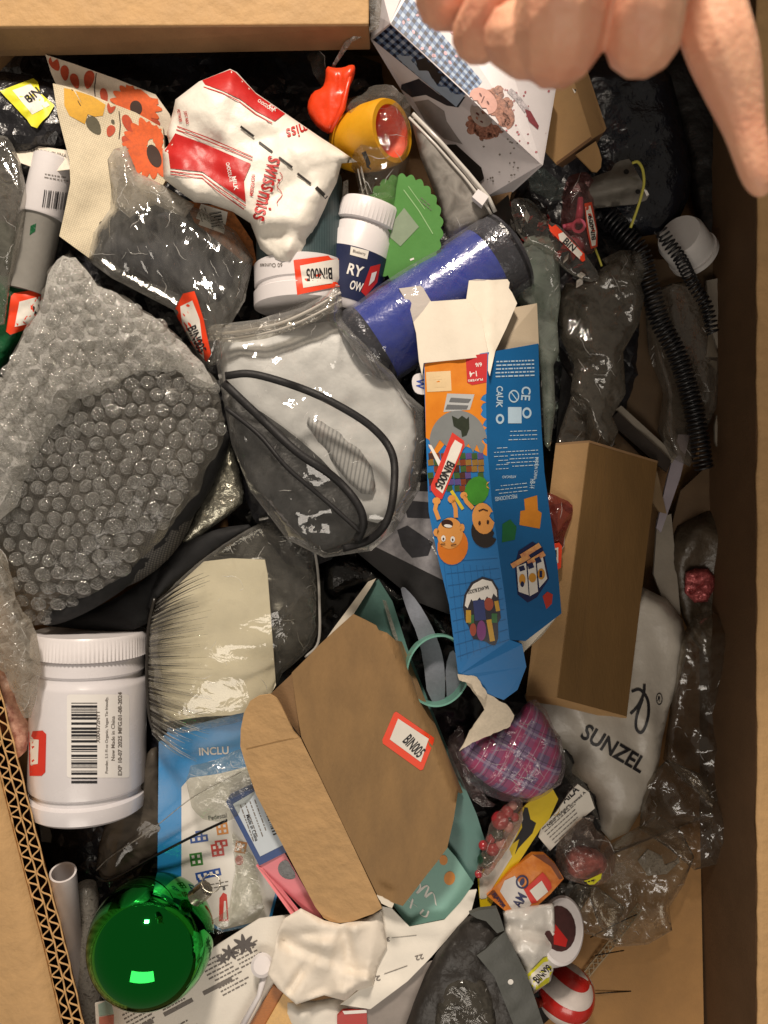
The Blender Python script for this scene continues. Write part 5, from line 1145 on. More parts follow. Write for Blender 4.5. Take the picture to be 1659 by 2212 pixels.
for P in ([(898, 1912), (905, 1905), (908, 1918), (900, 1930), (918, 1915), (926, 1916), (918, 1938), (935, 1928), (942, 1955)], [(882, 1945), (900, 1958)], [(892, 1942), (886, 1962)], [(915, 1965), (908, 1975), (920, 1980), (926, 1968)]):
    c_ = [(p[0], p[1]) for p in curve([(q[0], q[1], 0) for q in P], 5)]
    decal('script_lettering', [[(c_[i][0]-1.6, c_[i][1]-1.6), (c_[i+1][0]-1.6, c_[i+1][1]-1.6), (c_[i+1][0]+1.6, c_[i+1][1]+1.6), (c_[i][0]+1.6, c_[i][1]+1.6)] for i in range(len(c_)-1) if math.dist(c_[i], c_[i+1]) > .3 and abs((c_[i+1][0]-c_[i][0])-(c_[i+1][1]-c_[i][1])) > .25], tc, white_ink, t, .9, 0)

# black product box with a grey label
t = thing('product_box', 'black product box with a grey printed photo panel, left of the toy carton', 'box', (890, 1200, -120))
pbk = slab('box_body', [(764, 1188), (800, 1176), (838, 1120), (866, 1052), (960, 1030), (975, 1270), (978, 1330), (900, 1300)], [(764, 1188, -50), (866, 1052, -45), (978, 1330, -40)], 70, M('black_box_card', '#1d1c1d', .4, .15, 40, .06, 6), t)
decal('photo_panel', [[(803, 1177), (830, 1145), (868, 1060), (930, 1062), (975, 1120), (975, 1262)]], pbk, M('grey_photo_print', '#77757a', .4, .2, 30, 0, hex2='#8d8b8e'), t, .8)
decal('dark_print', [[(858, 1145), (880, 1135), (935, 1172), (925, 1200), (890, 1205), (868, 1180)], [(870, 1080), (925, 1085), (930, 1120), (880, 1118)]], pbk, M('dark_photo_print', '#2a2a2f', .4, .3, 10, 0), t, 1.5)
decal('red_print', [[(810, 1160), (818, 1142), (836, 1140), (834, 1162), (815, 1170)]], pbk, red_ink, t, 1.5)
text('box_lettering', [('S2X', 855, 1118, 24, 15, 104)], pbk, white_ink, t, 2)
lines(t, pbk, 940, 1180, 40, 2, 12, 60, 3, 9, white_ink, 1.5)
o = pillow('black_film_bag', [(700, 1200), (770, 1196), (900, 1296), (980, 1335), (985, 1420), (880, 1300), (850, 1320), (800, 1260), (700, 1300)], -85, 22, M('glossy_black_bag', '#121213', .2, .3, 40, .6, 16, spec=.7), None, 10, lambda x, y: crumple(x, y, 10, 45, 131, 35, 2), 20)
tag(o, 'glossy black film bag below the black product box', 'bag')

# felt strips and bracelet
felt = M('grey_felt', '#828792', .9, .1, 8, .4, 3)
s_lab = ('long grey felt strip with a round tip threaded through the bracelet', 'shorter grey felt strip inside the bracelet next to the toy carton')
for k, (P, z) in enumerate((([(865, 1274), (869, 1268), (876, 1270), (903, 1300), (930, 1346), (945, 1380), (958, 1422), (962, 1470), (960, 1523), (924, 1512), (914, 1422), (900, 1366), (882, 1328)], -22), ([(962, 1440), (975, 1400), (990, 1420), (1002, 1470), (990, 1505), (966, 1524), (964, 1480)], -30))):
    o = slab('felt_strip', P, z, 7, felt, None, 12, lambda x, y: soft(x, y, 4, 50, k), True, 1); tag(o, s_lab[k], 'felt strip', 'grey felt strips by the bracelet')
t = thing('bracelet', 'pale teal silicone wristband with pink dots, standing on edge by the toy carton', 'bracelet', (943, 1447, -60))
bm_ = M('teal_silicone', '#74aa9b', .4, .05, 40, .05, 8)
br = lathe('band', (938, 1443, -42), (947, 1449, 34), [(0, 72), (0, 76), (.5, 78), (1, 76), (1, 72), (.5, 73), (.0, 72)], bm_, t, 72, sq=.88, caps=False)
decal('pink_dot', [ell(887, 1420, 6, 7), ell(893, 1392, 4, 5)], br, M('pink_print', '#cf7f9a', .5, .05, 20, 0), t, .8)

# tissue, calendar sheets, ruler
t = thing('calendar_sheet', 'bent white calendar sheet with printed day grids under the green ornament', 'calendar', (420, 2120, -150))
cal = slab('sheet', [(205, 2168), (330, 2140), (440, 2060), (560, 1985), (640, 1975), (660, 2100), (560, 2250), (210, 2260)], [(205, 2168, -110), (640, 1975, -60), (560, 2250, -70)], 4, paper, t, 18, lambda x, y: soft(x, y, 5, 110, 141), True)
for (x, y) in ((300, 2195), (375, 2160), (470, 2085), (395, 2230), (500, 2120), (540, 2060)):
    lines(t, cal, x, y, 62, 5, 9, -28, 3, int(x), grey_ink, 1.0)
decal('month_bar', [rect(x, y, 70, 9, -28) for x, y in ((300, 2222), (385, 2176), (470, 2130), (400, 2262))], cal, grey_ink, t, 1.0)
fl_ = []
for (x, y, s) in ((528, 2040, 26), (497, 2058, 20), (480, 2072, 14)):
    fl_ += [leaf(x+s*.5*math.cos(a), y+s*.4*math.sin(a), s, s*.36, math.degrees(a)) for a in [k*.9 for k in range(7)]]
decal('printed_flower', fl_, cal, M('grey_flower_print', '#5c5654', .5, .1, 20, 0), t, 1.2)
decal('teal_mark', [[(212, 2170), (240, 2158), (245, 2190), (214, 2195)]], cal, M('pale_teal_print', '#a9c4b8', .5, .1, 20, 0), t, 1.2); decal('coral_mark', [[(214, 2197), (246, 2192), (246, 2230), (214, 2230)]], cal, M('coral_print', '#d98a78', .5, .1, 20, 0), t, 1.2)
t = thing('spoon', 'white plastic spoon lying on the calendar sheet by the tissue', 'spoon', (560, 2080, -70))
lathe('spoon_bowl', (566, 2085, -48), (566, 2085, -34), [(0, 10), (.2, 22), (.6, 24), (1, 18)], white_plastic, t, 28)
tube('spoon_handle', [(572, 2100, -42), (560, 2150, -42), (500, 2260, -46)], [8, 6, 8], white_plastic, t)
t = thing('wooden_ruler', 'orange brown wooden ruler sticking out at the bottom edge', 'ruler', (590, 2190, -80))
slab('ruler_body', [(530, 2230), (590, 2130), (620, 2148), (560, 2260), (520, 2260)], -58, 8, M('brown_wood', '#b06f38', .5, .25, 6, .2, 3, stretch=(1, 8, 1, 30)), t)
slab('ruler_edge', [(553, 2250), (612, 2146), (650, 2160), (640, 2260), (560, 2265)], -52, 5, M('pale_wood', '#dcb06e', .5, .12, 6, .2, 3), t)
o = pillow('tissue_paper', [(590, 2060), (600, 2010), (612, 1985), (650, 1962), (700, 1988), (735, 1996), (790, 1984), (824, 1964), (836, 2045), (815, 2090), (806, 2130), (770, 2140), (745, 2162), (700, 2150), (640, 2170), (600, 2135), (578, 2105)], -10, 5, M('tissue', '#ece2d4', .6, .04, 40, .15, 12), None, 7, lambda x, y: folds(x, y, 20, 151, 16), 50, wid=25, sm=0)
tag(o, 'crumpled white tissue paper below the kraft carton', 'tissue')
o = pillow('crumpled_sheet', [(600, 2150), (660, 2165), (750, 2150), (800, 2170), (790, 2260), (640, 2270)], -62, 16, paper, None, 11, lambda x, y: folds(x, y, 12, 152, 10), 30)
tag(o, 'white paper crumpled at the bottom edge below the tissue', 'paper')
t = thing('dated_paper', 'long curled white paper with upside down dates, below the teal thank you card', 'paper', (900, 2060, -70))
dp = slab('sheet', [(815, 1956), (846, 1962), (885, 2003), (960, 1988), (995, 1950), (1014, 1924), (1030, 1922), (1018, 1968), (1000, 1990), (930, 2069), (880, 2120), (800, 2180), (735, 2170), (800, 2120), (826, 2050)], [(815, 1956, -16), (1030, 1922, -8), (735, 2170, -20), (930, 2069, 2)], 3, paper, t, 13, lambda x, y: soft(x, y, 5, 80, 161)+folds(x, y, 6, 162, 9), True)
text('date_lettering', [('23', 811, 2114, 22, 11, 172), ('30', 834, 2030, 16, 9, 172), ('22', 906, 2068, 18, 11, 165), ('19', 1001, 1934, 10, 8, 160)], dp, grey_ink, t, 1.2)
decal('pencil_line', [stroke([(830, 2104), (880, 2086)], 1.5), stroke([(846, 2026), (900, 2020)], 1)], dp, grey_ink, t, 1.2, 9)
t = thing('red_tag', 'red and white card tag peeking in at the bottom edge', 'tag', (760, 2200, -60))
rt = slab('tag_body', [(728, 2196), (740, 2184), (792, 2180), (794, 2250), (728, 2250)], -20, 8, M('red_card', '#b5332c', .5, .1, 40, .1, 6), t)
decal('white_top', [[(728, 2196), (740, 2184), (792, 2181), (792, 2188), (744, 2191), (732, 2200)]], rt, white_ink, t, .8)
o = slab('grey_paper', [(750, 2175), (880, 2090), (960, 2070), (900, 2150), (860, 2260), (790, 2260)], [(750, 2175, -24), (960, 2070, -6), (860, 2260, -34)], 3, M('grey_lilac_paper', '#a39a94', .7, .08, 50, .1, 8), None, 14, lambda x, y: soft(x, y, 5, 60, 163), True)  # plain grey lilac paper tint
tag(o, 'grey lilac paper curling down beside the dark zip pouch', 'paper')
# dark zip pouch
t = thing('grey_pouch', 'dark grey zip pouch with a stiff grey edge, standing at the bottom edge', 'pouch', (1010, 2120, -100))
pillow('pouch_body', [(1014, 1974), (1050, 1966), (1090, 2010), (1130, 2110), (1170, 2270), (860, 2290), (880, 2200), (930, 2075), (980, 2010)], 0, 26, M('pouch_fabric', '#2b2724', .45, .3, 40, .4, 10), t, 12, lambda x, y: crumple(x, y, 9, 60, 171)*(np.abs(x-1010) < 60)+soft(x, y, 5, 70, 5), 60, wid=60)
pillow('clear_window', [(950, 2130), (1010, 2100), (1060, 2130), (1080, 2260), (930, 2280)], 26, 10, film('pouch_window', '#cfccc4', .16, '#8d877c', .1, 20, .5, 1.6, None, 0, .2, .25), t, 9, lambda x, y: crumple(x, y, 9, 36, 172), 6)
gz = M('grey_zip_edge', '#4a4c48', .5, .12, 20, .2, 5)
slab('stiff_edge', [(1014, 1974), (1036, 1966), (1073, 1962), (1082, 1985), (1090, 2010), (1074, 2016), (1050, 1990), (1030, 1984)], [(1014, 1974, 34), (1090, 2010, 40), (1073, 1962, 36)], 12, gz, t)
slab('stiff_edge', [(1030, 2064), (1050, 2050), (1090, 2012), (1106, 2042), (1140, 2110), (1190, 2260), (1130, 2270), (1100, 2190), (1068, 2110)], [(1030, 2064, 34), (1106, 2042, 36), (1190, 2260, 30)], 10, gz, t, 14, lambda x, y: soft(x, y, 3, 30, 4), True)
decal('white_dot', [ell(1103, 2121, 6, 6)], tree_last if False else [o_ for o_ in t.children if o_.name.startswith('stiff')], white_ink, t, .8)

# plaid cloth in a bag
t = thing('plaid_cloth', 'folded pink and purple plaid cloth in a clear bag under the torn carton', 'cloth', (1100, 1640, -70))
pl = gridmat('pink_plaid', '#8a6f9c', [(0, 46, .1, .5, '#c83a78', .75), (1, 52, .2, .58, '#d0457e', .55), (0, 46, .62, .72, '#b9b0c8', .7), (1, 52, .7, .8, '#c4bcd4', .6), (0, 46, .8, .84, '#33304c', .6), (1, 52, .9, .94, '#33304c', .6), (0, 46, .28, .32, '#e0d4e4', .5)], 28, .8)
pillow('cloth_body', [(990, 1630), (1010, 1608), (1060, 1584), (1110, 1556), (1140, 1512), (1165, 1530), (1190, 1566), (1214, 1622), (1212, 1676), (1180, 1714), (1130, 1728), (1070, 1706), (1020, 1672)], -20, 38, pl, t, 9, lambda x, y: crumple(x, y, 7, 60, 181, 30, 2)+soft(x, y, 6, 50, 4), 40, wid=60)
pillow('clear_bag', [(985, 1620), (1010, 1600), (1110, 1550), (1150, 1500), (1186, 1545), (1222, 1620), (1218, 1685), (1180, 1722), (1120, 1738), (1040, 1715), (1005, 1680)], -14, 44, film('plaid_bag', '#f2eef2', .05, '#d4cdd4', .06, 18, .6, 1.4), t, 9, lambda x, y: crumple(x, y, 6, 50, 182, 45, 2), 20, wid=60)
o = pillow('clear_bag', [(1000, 1560), (1010, 1640), (1050, 1720), (1075, 1745), (1030, 1740), (990, 1690), (960, 1600)], -40, 14, film('pinkish_film', '#e6dedd', .12, '#b8a8a8', .1, 16, .7, 1.4), None, 9, lambda x, y: crumple(x, y, 8, 40, 183), 10)
tag(o, 'crinkled clear bag between the kraft carton and the plaid cloth', 'bag')

# ------------------------------------------------------------------ lower right
t = thing('yellow_pack', 'yellow and black blister card with a white panel, below the plaid cloth', 'package', (1110, 1860, -80))
yc = slab('card_body', [(1136, 1738), (1160, 1718), (1193, 1702), (1206, 1726), (1186, 1770), (1168, 1790), (1050, 1972), (1038, 1964), (1032, 1900), (1090, 1790)], [(1136, 1738, -28), (1206, 1726, -34), (1045, 1965, -30)], 5, M('yellow_card', '#e3c51c', .4, .06, 50, .06, 8), t)
decal('black_print', [[(1133, 1744), (1140, 1745), (1146, 1770), (1158, 1778), (1150, 1800), (1120, 1832), (1112, 1846), (1122, 1812), (1108, 1822), (1128, 1788), (1126, 1768)]], yc, ink, t, .8)
decal('white_print', [[(1128, 1750), (1130, 1770), (1112, 1812), (1100, 1834), (1106, 1850), (1050, 1940), (1036, 1950), (1036, 1900), (1092, 1792)]], yc, M('yellow_card_white', '#d5cfc4', .5, .05, 30, 0), t, 1.4)
t = thing('candy_bag', 'clear bag of red and green glass beads beside the yellow package', 'bag', (1080, 1800, -70))
cb = [(1046, 1830), (1052, 1790), (1070, 1760), (1100, 1730), (1128, 1722), (1130, 1760), (1118, 1800), (1090, 1840), (1060, 1890), (1030, 1900), (1032, 1870)]
rr = random.Random(22); rm = M('red_bead', '#b03038', .2, .2, 10, 0, coat=.5); gm2 = M('green_bead', '#23402f', .2, .2, 10, 0, coat=.5); pm2 = M('pale_bead', '#d8a8a0', .3, .2, 10, 0)
def bead(x, y, z, r, m, par):
    bmx = bmesh.new(); bmesh.ops.create_icosphere(bmx, subdivisions=2, radius=r*U*(H-z)/H)
    c = W(x, y, z); o = link_mesh('bead', [v.co+c for v in bmx.verts], [tuple(v.index for v in f.verts) for f in bmx.faces], m, par); bmx.free(); return o
for (x, y, r, m) in ((1080, 1772, 20, rm), (1075, 1801, 14, gm2), (1048, 1858, 18, gm2), (1064, 1834, 15, rm), (1044, 1826, 11, rm), (1096, 1752, 14, rm), (1098, 1786, 12, pm2), (1060, 1812, 10, rm), (1108, 1740, 10, pm2), (1082, 1822, 12, pm2), (1034, 1888, 9, rm), (1060, 1868, 10, pm2), (1112, 1765, 10, rm)): bead(x, y, -14, r, m, t)
pillow('clear_bag', cb, -8, 24, film('candy_film', '#f2e8e4', .10, '#d8c0b8', .06, 14, .7, 1.6), t, 8, lambda x, y: crumple(x, y, 6, 34, 191), 20, wid=40)
t = thing('instruction_slip', 'white printed instruction slip with black heading, right of the yellow package', 'leaflet', (1220, 1770, -80))
sl = slab('slip_body', [(1169, 1789), (1203, 1752), (1230, 1712), (1248, 1694), (1273, 1712), (1285, 1746), (1246, 1778), (1188, 1838), (1163, 1808)], [(1169, 1789, -44), (1248, 1694, -50), (1188, 1838, -50)], 4, paper, t)
text('heading', [('AILA', 1230, 1716, 44, 17, -42)], sl, ink, t, .9); text('slip_lettering', [('Nano Thright Screwed A', 1224, 1748, 110, 8, -42)], sl, ink, t, .9)
lines(t, sl, 1218, 1776, 90, 6, 8, -42, 1.8, 55)
decal('ring_print', [ell(1200, 1752, 8, 11, 40)], sl, M('amber_ring_print', '#c9a040', .5, .1, 20, 0), t, .9)
t = thing('orange_pack', 'orange and brown flavour packet with a red bin sticker, lower right', 'packet', (1140, 1920, -80))
op = slab('pack_body', [(1052, 1935), (1106, 1880), (1150, 1846), (1176, 1846), (1200, 1868), (1218, 1898), (1190, 1930), (1130, 1985), (1096, 1972)], [(1052, 1935, -20), (1176, 1846, -26), (1130, 1985, -20)], 14, M('orange_pack_film', '#d9762a', .35, .15, 30, .15, 8, hex2='#e08c3a'), t, 14, lambda x, y: soft(x, y, 3, 40, 3), True)
decal('brown_print', [[(1052, 1935), (1066, 1920), (1104, 1972), (1094, 1972)], [(1150, 1846), (1176, 1846), (1200, 1868), (1216, 1898), (1208, 1900), (1190, 1872), (1160, 1852)]], op, M('brown_pack_print', '#7a4326', .4, .1, 30, 0), t, .8)
decal('white_print', [[(1090, 1902), (1112, 1892), (1150, 1950), (1126, 1978), (1104, 1962), (1080, 1925)]], op, M('pack_white', '#ddd8d4', .4, .05, 30, 0), t, .8)
text('pack_lettering', [('AM', 1122, 1945, 30, 22, -62), ('FLAVOR', 1078, 1945, 38, 8, 52)], op, M('pack_navy', '#2c2f5a', .4, .1, 20, 0), t, 1.5)
lay('pack_ring', [fill(ell(1128, 1905, 14, 15), 0, holes=[ell(1128, 1905, 10, 11)])], op, M('pack_navy', '#2c2f5a', .4, .1, 20, 0), t, 1.5); decal('pack_mark', [ell(1128, 1905, 5, 8, 20)], op, M('pack_navy', '#2c2f5a', .4, .1, 20, 0), t, 1.5)
sticker(t, op, 1165, 1925, 60, 46, -40, None, M('red_label', '#d8392c', .5, .06, 30, .05, 5), [(1132, 1922), (1172, 1884), (1178, 1890), (1190, 1906), (1192, 1918), (1158, 1950), (1148, 1952)], [(1144, 1924), (1170, 1902), (1184, 1926), (1160, 1946)], lift=2)
t = thing('red_candy_bag', 'clear bag of red wrapped candy with a yellow label, lower right', 'bag', (1265, 1850, -110))
pillow('candy', [(1218, 1850), (1240, 1825), (1280, 1830), (1310, 1850), (1312, 1880), (1280, 1900), (1230, 1896)], -60, 24, M('red_candy', '#9c3a34', .3, .35, 14, .4, 8, hex2='#c9706a'), t, 8, lambda x, y: crumple(x, y, 7, 24, 201), 20)
cbg = pillow('clear_bag', [(1196, 1836), (1220, 1800), (1250, 1770), (1284, 1756), (1280, 1786), (1312, 1810), (1330, 1850), (1326, 1890), (1306, 1912), (1270, 1912), (1236, 1904), (1212, 1890)], -52, 30, film('candy_bag_film', '#efe6e0', .08, '#d0bfb4', .07, 18, .7, 1.6), t, 8, lambda x, y: crumple(x, y, 8, 45, 202, -40, 2), 20, wid=50)
decal('yellow_label', [[(1244, 1908), (1270, 1900), (1300, 1886), (1298, 1898), (1284, 1910), (1262, 1912)]], cbg, yellow_lab, t, 1.5)
lines(t, cbg, 1276, 1903, 30, 1, 5, -14, 2.5, 66, ink, 2.4)
t = thing('round_tub', 'white round tub end with a dark red label, beside the yellow bin sticker', 'lid', (1205, 2010, -80))
ld = lathe('lid_body', (1196, 2014, -62), (1216, 2008, -28), [(0, 66), (0, 70), (.9, 70), (1, 64), (.95, 58)], white_plastic, t, 56, sq=.72)
decal('lid_label', [ell(1208, 2006, 36, 50, -6)], ld, M('dark_red_label', '#4a2a2a', .4, .3, 20, 0), t, .8); decal('red_mark', [[(1196, 1992), (1226, 2030), (1222, 2046), (1196, 2040)]], ld, red_ink, t, 1.5)
t = thing('tagged_white_bag', 'small white and clear bag with a yellow bin sticker marked BIN009', 'bag', (1150, 2050, -60))
wb = pillow('bag_body', [(1086, 1968), (1120, 1960), (1197, 1950), (1199, 2000), (1200, 2075), (1190, 2118), (1150, 2150), (1132, 2105), (1104, 2060), (1090, 2010)], -20, 26, M('white_bag_plastic', '#dedad4', .24, .06, 20, .1, 8, spec=.7), t, 5, lambda x, y: folds(x, y, 12, 211, 30), 20, wid=25, sm=0)
sticker(t, wb, 1163, 2110, 90, 50, -38, 'BIN009', yellow_lab, [(1126, 2119), (1140, 2104), (1173, 2069), (1186, 2064), (1196, 2067), (1201, 2116), (1186, 2121), (1137, 2151)], [(1131, 2121), (1174, 2078), (1194, 2074), (1194, 2106), (1178, 2114), (1142, 2144)], tw=.62, tofs=.12, th=.34, lift=4, tang=-46)
# candy striped ornament
t = thing('striped_ornament', 'red and white swirled ball ornament on the floor at the bottom right', 'ornament', (1224, 2150, -275))
oc = W(1224, 2148, -120); orad = 60*(H+120)/H*U
bmx = bmesh.new(); bmesh.ops.create_uvsphere(bmx, u_segments=72, v_segments=36, radius=orad)
R_o = Matrix.Rotation(math.radians(62), 4, 'Y') @ Matrix.Rotation(math.radians(30), 4, 'X')
Rz = Matrix.Rotation(math.radians(38), 3, 'Z')
red_b = M('red_satin', '#c62a24', .25, .08, 30, .05, 6, coat=.4); wht_b = M('white_satin', '#ddd2cc', .35, .05, 20, .2, 4)
V_ = [v.co.copy() for v in bmx.verts]; F_ = [tuple(v.index for v in f.verts) for f in bmx.faces]; bmx.free()
Rm = Rz @ Matrix.Rotation(math.radians(75), 3, 'Y')
link_mesh('ball', [Rm @ v + oc for v in V_], F_, red_b, t)
for k in range(3):
    V, F = [], []
    for i in range(41):
        la = math.radians(-84+168*i/40); lo = k*2.094+1.5*math.sin(la); wv = .62*(1-.25*abs(math.sin(la)))
        for j in range(13):
            q = lo+wv*(j/12-.5)*2*.95; rr_ = orad*(1.006+.012*(1-abs(j/6-1)**3))
            V.append(Rm @ Vector((rr_*math.cos(la)*math.cos(q), rr_*math.cos(la)*math.sin(q), rr_*math.sin(la))) + oc)
    for i in range(40):
        for j in range(12): F.append((i*13+j, i*13+j+1, i*13+j+14, i*13+j+13))
    link_mesh('white_swirl', V, F, wht_b, t)
lathe('ornament_cap', (1160, 2166, -100), (1168, 2164, -104), [(0, 6), (0, 10), (1, 10)], M('copper_cap', '#8a3a2a', .3, .1, 10, 0, metal=.6), t, 16)
# lace ribbon: punched strip
t = thing('lace_ribbon', 'cream lace ribbon running from the striped ornament to the clear wrappers', 'ribbon', (1320, 2040, -260))
lace = M('cream_lace', '#b3a184', .8, .1, 6, .3, 3)
rp = curve([(1196, 2200, -225), (1268, 2104, -235), (1318, 2042, -235), (1350, 2000, -225), (1384, 1956, -210)], 12); nrb = len(rp)
for s_ in (-7.5, 7.5):
    P = []
    for i in range(nrb):
        a, b = rp[max(i-1, 0)], rp[min(i+1, nrb-1)]; L = math.hypot(b[0]-a[0], b[1]-a[1]); P.append((rp[i][0]-(b[1]-a[1])/L*s_, rp[i][1]+(b[0]-a[0])/L*s_, rp[i][2]))
    tube('ribbon_edge', P, 2.2, lace, t, 5)
for i in range(1, nrb-1, 1):
    a, b = rp[i-1], rp[i+1]; L = math.hypot(b[0]-a[0], b[1]-a[1]); nx, ny = -(b[1]-a[1])/L, (b[0]-a[0])/L; s_ = 1 if i % 2 else -1
    tube('lace_loop', [(a[0]+nx*7*s_, a[1]+ny*7*s_, a[2]), (rp[i][0], rp[i][1], rp[i][2]+2), (b[0]-nx*7*s_, b[1]-ny*7*s_, b[2])], 1.5, lace, t, 4)
nm = M('dark_needle', '#2a2320', .3, .1, 10, 0, metal=.5)
for P, l_ in (([(1324, 2030, -215), (1378, 1976, -185)][:0] or [(1325, 2032, -200), (1378, 1976, -190)], 'long thin dark needle crossing above the lace ribbon'), ([(1286, 2146, -205), (1363, 2141, -215)], 'thin pin on the brown card right of the striped ornament'), ([(1290, 2066, -215), (1348, 2053, -215)], 'thin pin beside the lace ribbon')):
    pass
for P, l_ in (([(1275, 2025, -205), (1330, 1996, -195), (1376, 1975, -188)], 'long thin dark needle crossing above the lace ribbon'), ([(1286, 2146, -235), (1363, 2141, -240)], 'thin pin on the brown card right of the striped ornament'), ([(1285, 2064, -215), (1348, 2053, -225)], 'thin pin lying across the lace ribbon')):
    o = tube('needle', P, 1.5, nm, None, 6); tag(o, l_, 'needle', 'thin needles on the box floor')
# clear wrappers heaped on the floor
for k, (P, z, h, l_, ms, amp) in enumerate((
    ([(1310, 1830), (1370, 1790), (1420, 1760), (1468, 1790), (1500, 1850), (1478, 1910), (1446, 1960), (1452, 2010), (1400, 2040), (1330, 2046), (1292, 1996), (1270, 1930)], -190, 16, 'heap of crinkled clear wrappers beside the red candy bag', 'a', 22),
    ([(1392, 1690), (1440, 1640), (1510, 1670), (1560, 1740), (1592, 1800), (1570, 1860), (1500, 1880), (1440, 1830), (1380, 1790)], -180, 16, 'crinkled dark clear film bag in the shade under the printed grey bag', 'b', 24),
    ([(1200, 1905), (1290, 1915), (1350, 1960), (1330, 2036), (1260, 2015), (1210, 1970)], -170, 12, 'clear crinkled wrapper left of the lace ribbon', 'a', 16),
    ([(1462, 1390), (1500, 1330), (1560, 1310), (1606, 1380), (1612, 1500), (1606, 1640), (1592, 1760), (1540, 1740), (1480, 1690), (1432, 1640), (1446, 1540)], -205, 14, 'large dark clear film bag along the right wall of the box', 'c', 22))):
    f_ = film('wrapper_film_'+ms, '#f0eee8' if ms == 'a' else '#e4ded4', .06 if ms == 'a' else .10, '#c4bcae' if ms == 'a' else '#8f877b', .07, 22, .4, 2.2, None, 0, .25, .9)
    o = pillow('clear_wrapper', P, z, h, f_, None, 7, (lambda x, y, k=k, a=amp: folds(x, y, a, 221+k, 26)+crumple(x, y, a*.25, 30, 231+k)), 20, wid=30, sm=0); tag(o, l_, 'wrapper', None)
o = slab('folded_film', [(1378, 1860), (1400, 1835), (1430, 1850), (1436, 1870), (1460, 1860), (1466, 1852), (1468, 1862), (1440, 1888), (1400, 1892)], -128, 5, film('pale_folded_film', '#d9d5cc', .45, '#a89f90', .15, 12, .5, 1.2), None, 9, lambda x, y: soft(x, y, 4, 20, 5), True); tag(o, 'folded pale strip of film on top of the clear wrapper heap', 'film')
# ------------------------------------------------------------------ right side pit
t = thing('long_carton', 'long narrow kraft carton lying in the shade right of the toy carton', 'box', (1290, 1250, -230))
lc = board('carton_face', [[(1272, 957, -40), (1420, 1000, -140), (1354, 1547, -140), (1203, 1507, -40)]], 6, M('kraft_shaded_face', '#76582f', .78, .12, 50, .35, 5, stretch=(1, .3, 1, 80)), t)  # face shading is painted by a darker kraft colour
decal('crease_line', [stroke([(1312, 985), (1292, 1130), (1268, 1300), (1246, 1500)], 1.6)], lc, M('fold_line_card', '#7a5c36', .8, .1, 20, 0), t, .6, 30)
board('carton_side', [[(1200, 962, -62), (1273, 956, -40), (1204, 1507, -40), (1136, 1503, -74)]], 6, kraft, t)
board('carton_end', [[(1136, 1503, -75), (1203, 1507, -41), (1354, 1548, -141), (1352, 1560, -180), (1204, 1524, -80), (1138, 1515, -100)]], 5, kraft, t)
board('carton_top', [[(1200, 962, -62), (1273, 956, -40), (1420, 1000, -140), (1424, 1004, -200), (1280, 972, -150), (1206, 974, -130)]], 5, kraft_darker, t)
t = thing('tagged_red_pack', 'small clear red pack with an orange sticker between the toy carton and long carton', 'package', (1205, 1160, -60))
rp_ = pillow('pack_body', [(1172, 1060), (1200, 1070), (1235, 1085), (1238, 1110), (1222, 1150), (1216, 1190), (1190, 1200), (1180, 1120)], -44, 16, film('red_pack_film', '#d8a8a0', .25, '#a85a50', .1, 16, .7, 1.5), t, 8, lambda x, y: crumple(x, y, 6, 30, 241), 14)
ts = slab('bin_sticker', [(1192, 1176), (1208, 1172), (1214, 1180), (1212, 1226), (1202, 1232), (1188, 1222)], -30, 4, orange_lab, t)
decal('label_panel', [[(1194, 1186), (1206, 1182), (1206, 1216), (1196, 1218)]], ts, label_white, ts, .8); decal('bin_number', [rect(1201, 1196, 3, 16), rect(1197, 1204, 8, 3)], ts, ink, ts, 1.4)
# grey printed bag
t = thing('printed_grey_bag', 'grey frosted plastic bag printed with a black maker name and loop mark', 'bag', (1330, 1550, -250))
sb = pillow('bag_body', [(1130, 1500), (1200, 1460), (1300, 1350), (1388, 1268), (1440, 1294), (1474, 1338), (1486, 1400), (1470, 1468), (1446, 1528), (1430, 1600), (1422, 1660), (1392, 1740), (1357, 1798), (1318, 1816), (1298, 1792), (1282, 1722), (1200, 1640), (1140, 1570)], -195, 34, M('frosted_grey_bag', '#bcb5aa', .36, .05, 60, .15, 20, spec=.5), t, 9, lambda x, y: soft(x, y, 5, 90, 251)+folds(x, y, 15, 252, 26, None, 70), 30, wid=40, sm=0)
text('maker_name', [('SUNZEL', 1326, 1617, 152, 36, 31)], sb, ink, t, 2)
lp = [(1392, 1478), (1390, 1500), (1378, 1525), (1362, 1542)], [(1364, 1494), (1382, 1490), (1398, 1510), (1401, 1540), (1394, 1570), (1384, 1583), (1374, 1572), (1376, 1545), (1388, 1510)]
for P in lp:
    c_ = curve([(q[0], q[1], 0) for q in P], 6)
    decal('loop_mark', [stroke(c_, 6)], sb, ink, t, 2.2, 8)
lay('round_mark', [fill(ell(1424, 1510, 7, 13), 0, holes=[ell(1424, 1510, 5.4, 11)])], sb, ink, t, 2); text('round_mark', [('R', 1424, 1510, 6, 11, 10)], sb, ink, t, 2)
o = slab('clear_lining', [(1170, 1560), (1200, 1590), (1280, 1720), (1300, 1790), (1270, 1740), (1190, 1640)], -150, 4, clear, None, 11, lambda x, y: crumple(x, y, 8, 40, 253), True); tag(o, 'clear film edge along the left side of the printed grey bag', 'film')
